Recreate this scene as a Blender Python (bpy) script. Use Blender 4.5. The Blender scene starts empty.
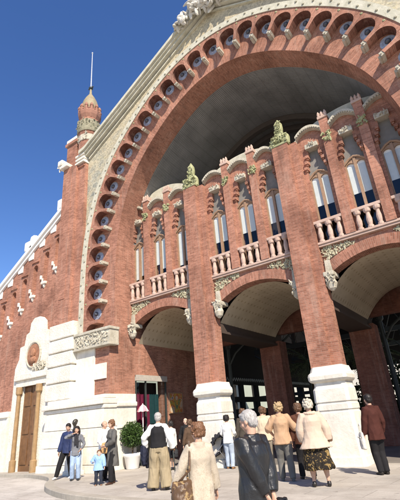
import bpy, bmesh, math, random
from mathutils import Vector, Matrix, Euler, noise
R = math.radians
random.seed(7)
scene = bpy.context.scene
COL = scene.collection
SCALE = 0.9                       # design units -> metres (applied to every top-level object at the end)

# ------------------------------------------------------------------ materials
def new_mat(name, rough=.8, spec=.3):
    m = bpy.data.materials.new(name); m.use_nodes = True
    nt = m.node_tree; b = nt.nodes['Principled BSDF']
    b.inputs['Roughness'].default_value = rough
    b.inputs['Specular IOR Level'].default_value = spec
    return m, nt, b
def N(nt, t, **kw):
    n = nt.nodes.new(t)
    for k, v in kw.items():
        if k in n.inputs: n.inputs[k].default_value = v
        else: setattr(n, k, v)
    return n
def ramp(nt, fac, stops):
    r = N(nt, 'ShaderNodeValToRGB'); cr = r.color_ramp
    while len(cr.elements) < len(stops): cr.elements.new(.5)
    for e, (p, c) in zip(cr.elements, stops): e.position = p; e.color = (*c, 1)
    nt.links.new(fac, r.inputs[0]); return r.outputs[0]
def mix(nt, fac, a, b, mode='MIX'):
    n = N(nt, 'ShaderNodeMix', data_type='RGBA', blend_type=mode)
    for i, v in ((0, fac), (6, a), (7, b)):
        if hasattr(v, 'is_output'): nt.links.new(v, n.inputs[i])
        elif i == 0: n.inputs[0].default_value = v
        else: n.inputs[i].default_value = (*v, 1)
    return n.outputs[2]
def noise_tex(nt, vec, scale, detail=4, rough=.6, dist=0):
    n = N(nt, 'ShaderNodeTexNoise'); n.inputs['Scale'].default_value = scale
    n.inputs['Detail'].default_value = detail; n.inputs['Roughness'].default_value = rough
    n.inputs['Distortion'].default_value = dist
    nt.links.new(vec, n.inputs['Vector']); return n.outputs['Fac']
def bump(nt, b, h, strength=.4, dist=.02):
    n = N(nt, 'ShaderNodeBump'); n.inputs['Strength'].default_value = strength; n.inputs['Distance'].default_value = dist
    nt.links.new(h, n.inputs['Height']); nt.links.new(n.outputs[0], b.inputs['Normal'])
def objco(nt): return N(nt, 'ShaderNodeTexCoord').outputs['Object']
def stretch(nt, vec, s):
    m = N(nt, 'ShaderNodeMapping'); m.inputs['Scale'].default_value = s
    nt.links.new(vec, m.inputs['Vector']); return m.outputs[0]

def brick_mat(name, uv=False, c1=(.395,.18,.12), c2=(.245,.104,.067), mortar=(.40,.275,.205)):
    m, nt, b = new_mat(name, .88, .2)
    oc = objco(nt)
    if uv: vec = N(nt, 'ShaderNodeUVMap', uv_map='uv').outputs[0]
    else:
        s = N(nt, 'ShaderNodeSeparateXYZ'); nt.links.new(oc, s.inputs[0])
        a = N(nt, 'ShaderNodeMath', operation='ADD'); nt.links.new(s.outputs[0], a.inputs[0]); nt.links.new(s.outputs[1], a.inputs[1])
        c = N(nt, 'ShaderNodeCombineXYZ'); nt.links.new(a.outputs[0], c.inputs[0]); nt.links.new(s.outputs[2], c.inputs[1]); vec = c.outputs[0]
    t = N(nt, 'ShaderNodeTexBrick'); nt.links.new(vec, t.inputs['Vector'])
    for k, v in (('Scale', 1), ('Mortar Size', .006), ('Mortar Smooth', .5), ('Brick Width', .26), ('Row Height', .064), ('Bias', -.1)): t.inputs[k].default_value = v
    t.inputs['Color1'].default_value = (*c1, 1); t.inputs['Color2'].default_value = (*c2, 1); t.inputs['Mortar'].default_value = (*mortar, 1)
    big = noise_tex(nt, oc, .55, 5, .65)
    c = mix(nt, 1, t.outputs['Color'], ramp(nt, big, [(.28, (.62,.60,.60)), (.5, (.98,.98,.98)), (.72, (1.14,1.17,1.2))]), 'MULTIPLY')
    streak = noise_tex(nt, stretch(nt, oc, (2.2, 2.2, .25)), 1.6, 5, .7)
    c = mix(nt, ramp(nt, streak, [(.52, (0,0,0)), (.8, (.6,.6,.6))]), c, (.45,.31,.24))
    soot = noise_tex(nt, stretch(nt, oc, (1.1, 1.1, .16)), 1.9, 6, .75)
    c = mix(nt, ramp(nt, soot, [(.54, (0,0,0)), (.76, (.7,.7,.7))]), c, (.09,.052,.04))
    pat = N(nt, 'ShaderNodeTexVoronoi'); pat.inputs['Scale'].default_value = .8; nt.links.new(oc, pat.inputs['Vector'])
    sc_ = N(nt, 'ShaderNodeSeparateColor'); nt.links.new(pat.outputs['Color'], sc_.inputs[0])
    c = mix(nt, .8, c, ramp(nt, sc_.outputs[0], [(0, (.88,.86,.86)), (1, (1.1,1.1,1.1))]), 'MULTIPLY')
    fine = noise_tex(nt, oc, 9, 3)
    c = mix(nt, .5, c, ramp(nt, fine, [(.3, (.72,.72,.72)), (.7, (1.2,1.2,1.2))]), 'MULTIPLY')
    nt.links.new(c, b.inputs['Base Color'])
    inv = N(nt, 'ShaderNodeMath', operation='SUBTRACT'); inv.inputs[0].default_value = 1; nt.links.new(t.outputs['Fac'], inv.inputs[1])
    bump(nt, b, inv.outputs[0], .5, .012)
    return m
def stone_mat(name, base=(.66,.61,.52), dark=(.42,.37,.29), pits=0, rough=.85, sc=1.2, bstr=.35, stain=.75):
    m, nt, b = new_mat(name, rough, .25); oc = objco(nt)
    n1 = noise_tex(nt, oc, sc, 6, .65); n2 = noise_tex(nt, stretch(nt, oc, (3, 3, .4)), 1.3, 5, .7)
    c = mix(nt, ramp(nt, n1, [(.38, (0,0,0)), (.72, (stain,)*3)]), base, dark)
    c = mix(nt, ramp(nt, n2, [(.55, (0,0,0)), (.85, (stain,)*3)]), c, tuple(x*.75 for x in base))
    n4 = noise_tex(nt, stretch(nt, oc, (5, 5, .3)), 1.1, 6, .75); c = mix(nt, ramp(nt, n4, [(.56, (0,0,0)), (.8, (.45,.45,.45))]), c, tuple(x*.45 for x in dark))
    n5 = noise_tex(nt, oc, 7, 3); c = mix(nt, .35, c, ramp(nt, n5, [(.3, (.75,.75,.75)), (.7, (1.15,1.15,1.15))]), 'MULTIPLY')
    nt.links.new(c, b.inputs['Base Color'])
    h = noise_tex(nt, oc, 14, 5, .7)
    if pits:
        v = N(nt, 'ShaderNodeTexVoronoi'); v.inputs['Scale'].default_value = pits; nt.links.new(oc, v.inputs['Vector'])
        mm = N(nt, 'ShaderNodeMath', operation='ADD'); nt.links.new(v.outputs['Distance'], mm.inputs[0]); nt.links.new(h, mm.inputs[1]); h = mm.outputs[0]
    bump(nt, b, h, bstr, .03); return m
def plain(name, col, rough=.7, spec=.3, metal=0, var=.15, sc=8, bstr=.15):
    m, nt, b = new_mat(name, rough, spec); b.inputs['Metallic'].default_value = metal
    oc = objco(nt); n = noise_tex(nt, oc, sc, 4)
    c = mix(nt, 1, col, ramp(nt, n, [(.25, (1-var,)*3), (.75, (1+var,)*3)]), 'MULTIPLY')
    nt.links.new(c, b.inputs['Base Color'])
    if bstr: bump(nt, b, n, bstr, .01)
    return m
def mosaic_mat():
    m, nt, b = new_mat('mosaic', .55, .4); oc = objco(nt)
    v = N(nt, 'ShaderNodeTexVoronoi'); v.inputs['Scale'].default_value = 13; nt.links.new(oc, v.inputs['Vector'])
    n = noise_tex(nt, oc, .9, 5, .6, 1.5)
    base = ramp(nt, n, [(.34, (.23,.235,.20)), (.46, (.36,.34,.26)), (.56, (.41,.36,.25)), (.66, (.32,.31,.25)), (.8, (.27,.29,.28))])
    n2 = noise_tex(nt, oc, 2.2, 4, .55, 2.5)
    base = mix(nt, ramp(nt, n2, [(.60, (0,0,0)), (.66, (.8,.8,.8))]), base, (.45,.40,.24))
    n3 = noise_tex(nt, stretch(nt, oc, (1, 1, .8)), 3.1, 3, .5, 3)
    base = mix(nt, ramp(nt, n3, [(.64, (0,0,0)), (.68, (.7,.7,.7))]), base, (.13,.17,.17))
    sep = N(nt, 'ShaderNodeSeparateXYZ'); nt.links.new(oc, sep.inputs[0])
    mr = N(nt, 'ShaderNodeMapRange'); nt.links.new(sep.outputs[2], mr.inputs[0]); mr.inputs[1].default_value = 15; mr.inputs[2].default_value = 20
    base = mix(nt, mr.outputs[0], base, mix(nt, .55, base, (.50,.40,.24)))
    cell = N(nt, 'ShaderNodeSeparateColor'); nt.links.new(v.outputs['Color'], cell.inputs[0])
    c = mix(nt, .8, base, ramp(nt, cell.outputs[0], [(0, (.7,.7,.7)), (1, (1.3,1.3,1.3))]), 'MULTIPLY')
    nt.links.new(c, b.inputs['Base Color']); bump(nt, b, v.outputs['Distance'], .25, .01); return m
def tile_ceiling_mat():
    m, nt, b = new_mat('vault_tile', .8, .2); oc = objco(nt)
    s = N(nt, 'ShaderNodeSeparateXYZ'); nt.links.new(oc, s.inputs[0])
    w = []
    for i in (0, 1):
        f = N(nt, 'ShaderNodeMath', operation='PINGPONG'); nt.links.new(s.outputs[i], f.inputs[0]); f.inputs[1].default_value = .15; w.append(f.outputs[0])
    mn = N(nt, 'ShaderNodeMath', operation='MAXIMUM'); nt.links.new(w[0], mn.inputs[0]); nt.links.new(w[1], mn.inputs[1])
    c = ramp(nt, mn.outputs[0], [(.028, (.36,.29,.19)), (.05, (.52,.445,.325))])
    n = noise_tex(nt, oc, 1.1, 5, .6)
    c = mix(nt, 1, c, ramp(nt, n, [(.3, (.82,.8,.78)), (.7, (1.08,1.08,1.08))]), 'MULTIPLY')
    nt.links.new(c, b.inputs['Base Color']); return m
def roof_mat():
    m, nt, b = new_mat('roof_boards', .75, .25); uv = N(nt, 'ShaderNodeUVMap', uv_map='uv').outputs[0]
    s = N(nt, 'ShaderNodeSeparateXYZ'); nt.links.new(uv, s.inputs[0])
    outs = []
    for i, p in ((0, .05), (1, .32)):
        f = N(nt, 'ShaderNodeMath', operation='PINGPONG'); nt.links.new(s.outputs[i], f.inputs[0]); f.inputs[1].default_value = p
        d = N(nt, 'ShaderNodeMath', operation='DIVIDE'); nt.links.new(f.outputs[0], d.inputs[0]); d.inputs[1].default_value = p; outs.append(d.outputs[0])
    c = ramp(nt, outs[0], [(.1, (.17,.167,.162)), (.5, (.245,.24,.232))])
    c = mix(nt, ramp(nt, outs[1], [(.04, (.3,.3,.3)), (.12, (0,0,0))]), c, (.09,.085,.08))
    n = noise_tex(nt, uv, .7, 4); c = mix(nt, 1, c, ramp(nt, n, [(.3, (.75,.75,.75)), (.7, (1.2,1.2,1.2))]), 'MULTIPLY')
    nt.links.new(c, b.inputs['Base Color']); bump(nt, b, outs[0], .6, .03); return m
def paving_mat(name, base, tw, th, joint=(.19,.17,.145)):
    m, nt, b = new_mat(name, .8, .3); oc = objco(nt)
    mp = N(nt, 'ShaderNodeMapping'); mp.inputs['Rotation'].default_value = (0, 0, .12); nt.links.new(oc, mp.inputs['Vector'])
    t = N(nt, 'ShaderNodeTexBrick'); nt.links.new(mp.outputs[0], t.inputs['Vector'])
    for k, v in (('Scale', 1), ('Mortar Size', .006), ('Brick Width', tw), ('Row Height', th), ('Mortar Smooth', .2)): t.inputs[k].default_value = v
    t.inputs['Color1'].default_value = (*base, 1); t.inputs['Color2'].default_value = (*[x*.9 for x in base], 1); t.inputs['Mortar'].default_value = (*joint, 1)
    n = noise_tex(nt, oc, .8, 6, .7); n2 = noise_tex(nt, oc, 30, 3)
    c = mix(nt, 1, t.outputs[0], ramp(nt, n, [(.3, (.78,.76,.74)), (.7, (1.1,1.1,1.1))]), 'MULTIPLY')
    c = mix(nt, .4, c, ramp(nt, n2, [(.3, (.8,.8,.8)), (.7, (1.2,1.2,1.2))]), 'MULTIPLY')
    sp = noise_tex(nt, oc, 5.5, 2, .4); c = mix(nt, ramp(nt, sp, [(.69, (0,0,0)), (.73, (.55,.55,.55))]), c, (.14,.12,.10))
    st = noise_tex(nt, oc, .35, 6, .75, .8); c = mix(nt, ramp(nt, st, [(.5, (0,0,0)), (.68, (.4,.4,.4))]), c, (.22,.195,.165))
    nt.links.new(c, b.inputs['Base Color']); bump(nt, b, n2, .15, .01); return m
def cloth(name, col, rough=.85, var=.18, pat=None, sc=30, spec=.15):
    m, nt, b = new_mat(name, rough, spec); oc = objco(nt)
    n = noise_tex(nt, oc, 6, 4); c = mix(nt, 1, col, ramp(nt, n, [(.25, (1-var,)*3), (.75, (1+var,)*3)]), 'MULTIPLY')
    if pat:
        p = noise_tex(nt, oc, pat[1], 3, .6, 1.0); c = mix(nt, ramp(nt, p, [(pat[2], (0,0,0)), (pat[2]+.04, (1,1,1))]), c, pat[0])
    nt.links.new(c, b.inputs['Base Color']); 
    a_ = noise_tex(nt, stretch(nt, oc, (1, 1, .55)), 7, 4, .55, 1.2); bm_ = N(nt, 'ShaderNodeMath', operation='MULTIPLY_ADD'); nt.links.new(a_, bm_.inputs[0]); bm_.inputs[1].default_value = 4
    nt.links.new(noise_tex(nt, oc, sc*2, 3), bm_.inputs[2]); bump(nt, b, bm_.outputs[0], .22, .014)
    return m
def leaf_mat(name, a, bcol):
    m, nt, b = new_mat(name, .55, .35)
    oi = N(nt, 'ShaderNodeNewGeometry').outputs['Random Per Island']
    c = ramp(nt, oi, [(0, a), (1, bcol)]); nt.links.new(c, b.inputs['Base Color'])
    b.inputs['Subsurface Weight'].default_value = 0
    return m
def hair_mat(name, col):
    m, nt, b = new_mat(name, .5, .4); oc = objco(nt)
    n = noise_tex(nt, stretch(nt, oc, (1, 1, .25)), 55, 3)
    c = mix(nt, 1, col, ramp(nt, n, [(.3, (.7,.7,.7)), (.7, (1.2,1.2,1.2))]), 'MULTIPLY')
    nt.links.new(c, b.inputs['Base Color']); bump(nt, b, n, .3, .012); return m

BR = brick_mat('brick'); BRU = brick_mat('arch_brick', True)
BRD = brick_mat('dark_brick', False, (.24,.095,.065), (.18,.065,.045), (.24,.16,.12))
ST = stone_mat('white_stone', (.74,.70,.62), (.58,.52,.43)); STR = stone_mat('rough_white_stone', (.72,.68,.60), (.55,.50,.41), 11, .9, 1.2, .35)
CARVE = stone_mat('carved_stone', (.52,.48,.39), (.30,.27,.20), 0, .9, 3, .6, .8)
FINM = stone_mat('finial_ceramic', (.36,.36,.20), (.19,.21,.10), 0, .6, 4, .5, .8)
PINK = stone_mat('pink_stone', (.52,.38,.31), (.40,.27,.21)); GREYST = stone_mat('grey_panel', (.22,.205,.185), (.15,.14,.12))
MOS = mosaic_mat(); VAULT = tile_ceiling_mat(); ROOFM = roof_mat()
PLAST = plain('dim_plaster', (.21,.20,.19), .85, .2, 0, .15, 1.2)
DISC = plain('blue_ceramic', (.30,.33,.40), .3, .5, 0, .4, 9); BOSSM = plain('dark_boss', (.07,.075,.09), .4, .5)
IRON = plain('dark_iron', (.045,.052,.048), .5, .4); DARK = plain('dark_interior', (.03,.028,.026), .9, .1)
FRAME = plain('window_frame_wood', (.30,.19,.12), .6, .3); BLIND = plain('white_blind', (.74,.73,.70), .8, .2, 0, .05)
WOOD = plain('door_wood', (.16,.08,.035), .5, .4, 0, .3, 5); WHITEP = plain('white_paint', (.75,.74,.71), .6, .3, 0, .06, 3)
BRONZE = plain('bronze', (.06,.055,.045), .4, .5, .6)
BAND = stone_mat('archivolt_stone', (.55,.52,.42), (.33,.32,.23), 0, .85, 2.5, .5, .7)
def glass_mat(name, tint=(.5,.55,.55), t=.75):
    m = bpy.data.materials.new(name); m.use_nodes = True; nt = m.node_tree; nt.nodes.clear()
    o = N(nt, 'ShaderNodeOutputMaterial'); tr = N(nt, 'ShaderNodeBsdfTransparent'); tr.inputs[0].default_value = (*tint, 1)
    g = N(nt, 'ShaderNodeBsdfGlossy'); g.inputs['Roughness'].default_value = .04
    lw = N(nt, 'ShaderNodeLayerWeight'); lw.inputs[0].default_value = .5
    pw = N(nt, 'ShaderNodeMath', operation='POWER'); nt.links.new(lw.outputs['Facing'], pw.inputs[0]); pw.inputs[1].default_value = 4
    fr = N(nt, 'ShaderNodeMath', operation='MULTIPLY_ADD'); nt.links.new(pw.outputs[0], fr.inputs[0]); fr.inputs[1].default_value = .55; fr.inputs[2].default_value = .03
    mx = N(nt, 'ShaderNodeMixShader'); nt.links.new(fr.outputs[0], mx.inputs[0]); nt.links.new(tr.outputs[0], mx.inputs[1]); nt.links.new(g.outputs[0], mx.inputs[2])
    nt.links.new(mx.outputs[0], o.inputs[0]); return m
GLASS = glass_mat('window_glass', (.93,.95,.95))

# ------------------------------------------------------------------ mesh helpers
class MB:
    def __init__(s): s.bm = bmesh.new(); s.uv = s.bm.loops.layers.uv.new('uv')
    def box(s, x0, x1, y0, y1, z0, z1, bev=0):
        b = s.bm
        v = [b.verts.new((x, y, z)) for x in (x0, x1) for y in (y0, y1) for z in (z0, z1)]
        f = [b.faces.new([v[i] for i in q]) for q in ((0,1,3,2), (4,6,7,5), (0,4,5,1), (2,3,7,6), (0,2,6,4), (1,5,7,3))]
        if bev:
            es = list({e for q in f for e in q.edges})
            bmesh.ops.bevel(b, geom=es, offset=bev, segments=2, profile=.6, affect='EDGES')
        return s
    def quad(s, pts, uvs=None):
        f = s.bm.faces.new([s.bm.verts.new(p) for p in pts])
        if uvs:
            for l, u in zip(f.loops, uvs): l[s.uv].uv = u
        return f
    def prism(s, poly, y0, y1):            # poly of (x, z) extruded along y
        n = len(poly)
        a = [s.bm.verts.new((x, y0, z)) for x, z in poly]; b = [s.bm.verts.new((x, y1, z)) for x, z in poly]
        s.bm.faces.new(a); s.bm.faces.new(b[::-1])
        for i in range(n): s.bm.faces.new((a[i], b[i], b[(i+1) % n], a[(i+1) % n]))
        return s
    def ring_stack(s, rows, rect=False, n=16, cx=0, cy=0, cap=True):   # rows of (z, rx, ry[, ox, oy])
        prev = None
        for row in rows:
            z, rx, ry = row[:3]; ox, oy = (row[3], row[4]) if len(row) > 3 else (0, 0)
            if rect: ps = [(-1,-1), (1,-1), (1,1), (-1,1)]
            else: ps = [(math.cos(2*math.pi*i/n), math.sin(2*math.pi*i/n)) for i in range(n)]
            cur = [s.bm.verts.new((cx+ox+px*rx, cy+oy+py*ry, z)) for px, py in ps]
            if prev:
                m = len(cur)
                for i in range(m): s.bm.faces.new((prev[i], prev[(i+1) % m], cur[(i+1) % m], cur[i]))
            elif cap: s.bm.faces.new(cur[::-1])
            prev = cur
        if cap: s.bm.faces.new(prev)
        return s
    def tube(s, pts, rads, n=8, side=None, caps=True):   # rads: r or (a,b); side = direction of a
        pts = [Vector(p) for p in pts]; prev = None; k = len(pts)
        if not isinstance(rads, (list,)): rads = [rads]*k
        first = None
        for i, p in enumerate(pts):
            t = (pts[min(i+1, k-1)] - pts[max(i-1, 0)]).normalized()
            ref = Vector(side) if side is not None else (Vector((0,0,1)) if abs(t.z) < .9 else Vector((1,0,0)))
            if side is None:
                u = t.cross(ref).normalized()
                if prev_u_holder.get('u') is not None and i > 0:
                    pu = prev_u_holder['u']; u = (pu - t*pu.dot(t)).normalized()
                prev_u_holder['u'] = u
            else: u = (ref - t*ref.dot(t)).normalized()
            w = t.cross(u)
            r = rads[i]; a, b = r if isinstance(r, tuple) else (r, r)
            cur = [s.bm.verts.new(p + u*math.cos(2*math.pi*j/n)*a + w*math.sin(2*math.pi*j/n)*b) for j in range(n)]
            if prev:
                for j in range(n): s.bm.faces.new((prev[j], prev[(j+1) % n], cur[(j+1) % n], cur[j]))
            else: first = cur
            prev = cur
        prev_u_holder['u'] = None
        if caps: s.bm.faces.new(first[::-1]); s.bm.faces.new(prev)
        return s
    def ball(s, c, r, sub=2, rot=None, jit=0):
        r = r if isinstance(r, tuple) else (r, r, r)
        m = Matrix.Translation(Vector(c)) @ (rot.to_matrix().to_4x4() if rot else Matrix()) @ Matrix.Diagonal((*r, 1))
        g = bmesh.ops.create_icosphere(s.bm, subdivisions=sub, radius=1, matrix=m)
        if jit:
            for v in g['verts']: v.co += Vector((random.uniform(-1,1), random.uniform(-1,1), random.uniform(-1,1)))*jit
        return s
    def blobs(s, fn, n, r0, r1, sub=1):       # carved relief: many small irregular lumps
        for _ in range(n):
            p = fn(); r = random.uniform(r0, r1)
            s.ball(p, (r*random.uniform(1.0,1.9), r*random.uniform(.4,.75), r*random.uniform(.3,.6)), sub, Euler((random.random()*3, random.random()*3, random.random()*3)))
        return s
    def done(s, name, mat, parent=None, smooth=False, world=True):
        me = bpy.data.meshes.new(name)
        bmesh.ops.recalc_face_normals(s.bm, faces=s.bm.faces[:])
        if smooth:
            for f in s.bm.faces: f.smooth = True
        s.bm.to_mesh(me); s.bm.free()
        return link(name, me, mat, parent)
prev_u_holder = {'u': None}
def world_loc(o):
    v = Vector(o.location)
    while o.parent: o = o.parent; v += Vector(o.location)
    return v
def link(name, me, mat, parent=None):
    o = bpy.data.objects.new(name, me); COL.objects.link(o)
    if mat and not me.materials: me.materials.append(mat)
    if parent is not None:
        o.parent = parent
        if not parent.get('local'): o.location = -world_loc(parent)
    if parent is not None and parent.get('local'): pass
    return o
def thing(name, label, cat, loc=(0,0,0), rz=0, group=None, local=False):
    o = bpy.data.objects.new(name, None); COL.objects.link(o); o.location = loc; o.rotation_euler = (0, 0, rz)
    o.empty_display_size = .2
    tag(o, label, cat, group)
    if local: o['local'] = 1
    return o
def tag(o, label=None, cat=None, group=None, kind=None):
    if label: o['label'] = label
    if cat: o['category'] = cat
    if group: o['group'] = group
    if kind: o['kind'] = kind
    return o

# ------------------------------------------------------------------ the great arch profile
AX = -7.03
PROF = [(0,19.18), (1.64,18.93), (3.15,18.25), (4.46,17.33), (5.61,16.29), (6.6,15.14), (7.36,13.85), (7.87,12.47), (8.2,11.05), (8.33,9.6), (8.36,8.0)]
def catmull(P, sub=10):
    out = []
    Q = [(-P[1][0], P[1][1])] + P + [(P[-1][0], P[-1][1]-1.5)]
    for i in range(1, len(Q)-2):
        p0, p1, p2, p3 = [Vector(q) for q in Q[i-1:i+3]]
        for k in range(sub):
            t = k/sub
            out.append(.5*((2*p1) + (-p0+p2)*t + (2*p0-5*p1+4*p2-p3)*t*t + (-p0+3*p1-3*p2+p3)*t**3))
    out.append(Vector(P[-1])); return out
HALF = catmull(PROF)                                    # apex -> springing, then straight down
def dense():
    pts = HALF + [Vector((8.36, 8.0-.25*k)) for k in range(1, 33)]
    L = [0]
    for a, b in zip(pts, pts[1:]): L.append(L[-1] + (b-a).length)
    return pts, L
DP, DL = dense()
def curve(s):                                            # signed arc length from the apex; negative = left
    a = abs(s)
    for i in range(len(DL)-1):
        if DL[i+1] >= a: break
    t = (a-DL[i])/(DL[i+1]-DL[i]); p = DP[i].lerp(DP[i+1], t)
    j0, j1 = max(i-3, 0), min(i+4, len(DP)-1)
    tg = (DP[j1]-DP[j0])
    if i < 3: tg = (DP[i+4] - Vector((-DP[4-i].x, DP[4-i].y))) if i+4 < len(DP) else tg
    tg.normalize(); n = Vector((-tg.y, tg.x))
    sg = -1 if s < 0 else 1
    if n.y < 0 and n.x < 0: n = -n
    return Vector((AX + sg*p.x, p.y)), Vector((sg*n.x, n.y))
def at_z(z):                                             # arc length where the straight leg reaches z
    for i in range(len(DL)): 
        if DP[i].y <= z: return DL[i] + (0)
    return DL[-1]
S_N0 = None
for i in range(len(DL)):
    if DP[i].y <= 7.12: S_N0 = DL[i]; break
PITCH = S_N0/16
def ring(mb, d0, d1, y0, y1, s0, s1, step=.18, uvmode='face'):
    n = max(2, int((s1-s0)/step)); prev = None
    for k in range(n+1):
        s = s0 + (s1-s0)*k/n; c, nn = curve(s)
        a, b = c + nn*d0, c + nn*d1
        cur = [(a.x, y0, a.y), (b.x, y0, b.y), (b.x, y1, b.y), (a.x, y1, a.y)]; us = [(d0, s), (d1, s), (d1+(y1-y0), s), (d0-(y1-y0), s)]
        if prev:
            pc, pu = prev
            mb.quad((pc[0], pc[1], cur[1], cur[0]), (pu[0], pu[1], us[1], us[0]))
            mb.quad((pc[1], pc[2], cur[2], cur[1]), ((d1, pu[1][1]), (d1+y1-y0, pu[1][1]), (d1+y1-y0, s), (d1, s)))
            mb.quad((pc[2], pc[3], cur[3], cur[2]))
            mb.quad((pc[3], pc[0], cur[0], cur[3]), ((d0-(y1-y0), pu[1][1]), (d0, pu[1][1]), (d0, s), (d0-(y1-y0), s)))
        else: mb.quad(cur)
        prev = (cur, us)
    mb.quad(cur[::-1])
    bmesh.ops.remove_doubles(mb.bm, verts=mb.bm.verts[:], dist=.0005)

hall = thing('market_hall', 'red brick market hall with a great round arch, niches and white stone base', 'market hall', (AX, 13.4, 0))
S6 = S_N0 + (7.12-6.02)
mb = MB(); ring(mb, -1.16, .62, 13.3, 14.5, -S6, S6); mb.done('arch_ring', BRU, hall)
mb = MB(); ring(mb, .62, .98, 12.82, 13.3, -S6, S6); bandpart = mb.done('archivolt_band', BAND, hall)
mb = MB(); ring(mb, .98, 1.06, 12.95, 13.2, -S6, S6); mb.done('outer_moulding', BAND, bandpart)
# studs on the band: alternating rosettes
STUDM = plain('stud_stone', (.30,.28,.21), .8, .2, 0, .3); s = -S6+.2; k = 0; stud0 = None
while s < S6-.1:
    c, nn = curve(s); q = c + nn*(.73 if k % 2 else .87); k += 1; s += .42
    if q.x > 2.6: continue
    if stud0 is None:
        mb = MB(); mb.ball((0, 0, 0), (.065, .05, .065), 1); stud0 = mb.done('stud', STUDM, bandpart); o = stud0
    else: o = stud0.copy(); COL.objects.link(o)
    o.location = Vector((q.x, 12.815, q.y)) - world_loc(bandpart)
# scalloped arcade in front of the niches
mb = MB(); ml = MB(); RN = .43; D_IN = -.42; D_OUT = .62
seg = []
for k in range(-17, 18):
    sc = k*PITCH
    for j in range(13):
        a = math.pi*(1 - j/12); seg.append((sc + RN*math.cos(a), RN*math.sin(a)*1.02, True))
    seg.append((sc + RN + .0005, D_IN, False)); seg.append((sc + PITCH - RN - .0005, D_IN, False))
seg = [q for q in seg if -S6 <= q[0] <= S6]
Y0, Y1 = 12.86, 13.3
prev = None
for s, d, _ in seg:
    c, nn = curve(s); a = c + nn*d; b = c + nn*D_OUT; m_ = c + nn*.45
    cur = (a, m_, b, s, d)
    if prev:
        pa, pm, pb, ps, pd = prev
        if s - ps > .002:
            mb.quad(((pa.x, Y0, pa.y), (pb.x, Y0, pb.y), (b.x, Y0, b.y), (a.x, Y0, a.y)), ((pd, ps), (D_OUT, ps), (D_OUT, s), (d, s)))
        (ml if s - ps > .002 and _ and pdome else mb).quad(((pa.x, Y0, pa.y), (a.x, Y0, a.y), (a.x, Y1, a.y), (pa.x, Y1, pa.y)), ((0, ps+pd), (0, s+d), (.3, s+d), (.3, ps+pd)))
    prev = cur; pdome = _
mb.done('scalloped_arcade', BRU, hall); ml.done('shade_tinted_reveal', brick_mat('shade_tinted_brick', True, (.19,.08,.055), (.13,.052,.036), (.15,.085,.065)), hall)  # niche reveals in a darker brick colour that paints in hood shade
def oriented_box(mb, c, nn, d0, d1, w, y0, y1):
    t = Vector((-nn.y, nn.x)); ps = []
    for d, ww in ((d0, -w), (d1, -w), (d1, w), (d0, w)): q = c + nn*d + t*ww; ps.append((q.x, q.y))
    mb.prism(ps, y0, y1)
TILEF = plain('dark_glazed_tile', (.045,.04,.075), .35, .5, 0, .4, 7)
for k in range(-16, 17):
    c, nn = curve(k*PITCH)
    if c.x > 2.2: continue
    m = MB(); q = c + nn*.10
    m.tube([(q.x, 13.31, q.y), (q.x, 13.27, q.y)], [.31, .29], 24); m.tube([(q.x, 13.27, q.y), (q.x, 13.25, q.y)], [.2, .17], 24)
    o = m.done('niche_disc', DISC, hall); o.data.polygons.foreach_set('use_smooth', [False]*len(o.data.polygons))
    m = MB(); m.ball((q.x, 13.24, q.y), (.12, .12, .12), 2); m.done('boss', BOSSM, o, True)
for k in range(-16, 16):
    c, nn = curve((k+.5)*PITCH)
    if c.x > 2.2: continue
    m = MB(); oriented_box(m, c, nn, -.56, -.425, .095, 12.88, 13.3); oriented_box(m, c, nn, -.63, -.562, .065, 12.98, 13.3)
    o = m.done('corbel', CARVE, hall)
    m = MB(); q = c + nn*-.51
    t = Vector((-nn.y, nn.x))
    for e in (0,):
        p = q + t*e; m.ball((p.x, 12.87, p.y), (.04, .03, .04), 1)
    q2 = c + nn*.5; m.done('rosette', CARVE, o); m = MB(); m.ball((q2.x, 12.89, q2.y), (.075, .07, .075), 1); m.done('rosette', FINM, o)

# ------------------------------------------------------------------ gable wall, coping, crest
def gable_z(x): return 22.55 - .548*abs(x-AX)
poly_pts = []
def arch_outer(d, s0, s1, n=70):
    return [((curve(s0+(s1-s0)*k/n)[0] + curve(s0+(s1-s0)*k/n)[1]*d)) for k in range(n+1)]
mb = MB()
ao = arch_outer(.8, -S6, S6, 110)
XL, XR = -16.52, 2.46
# spandrel as strips between arch and rake
for a, b in zip(ao, ao[1:]):
    if b.x - a.x < 1e-4: continue
    zt0, zt1 = gable_z(a.x)-.05, gable_z(b.x)-.05
    mb.quad(((a.x, 13.15, a.y), (b.x, 13.15, b.y), (b.x, 13.15, zt1), (a.x, 13.15, zt0)))
mb.quad(((XL, 13.15, 6.0), (ao[0].x, 13.15, 6.0), (ao[0].x, 13.15, gable_z(ao[0].x)-.05), (XL, 13.15, gable_z(XL)-.05)))
mb.quad(((XR, 13.15, 6.0), (ao[-1].x, 13.15, 6.0), (ao[-1].x, 13.15, gable_z(ao[-1].x)-.05), (XR, 13.15, gable_z(XR)-.05)))
mb.prism([(XL, 17.2), (AX, 22.4), (XR, 17.2), (XR, 17.0), (AX, 22.2), (XL, 17.0)], 13.3, 14.2)
bmesh.ops.remove_doubles(mb.bm, verts=mb.bm.verts[:], dist=.001)
mb.done('gable_spandrel', MOS, hall)
def rake(mb, x0, x1, o0, o1, y0, y1):
    mb.prism([(x0, gable_z(x0)+o0), (x1, gable_z(x1)+o0), (x1, gable_z(x1)+o1), (x0, gable_z(x0)+o1)], y0, y1)
mb = MB()
for x0, x1 in ((-16.35, AX), (AX, 2.3)):
    rake(mb, x0, x1, -.10, .12, 12.62, 14.3); rake(mb, x0, x1, -.24, -.102, 12.74, 14.3); rake(mb, x0, x1, -.40, -.242, 12.86, 13.15); rake(mb, x0, x1, -.62, -.52, 13.04, 13.15)
cop = mb.done('raking_cornice', BAND, hall)
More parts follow.
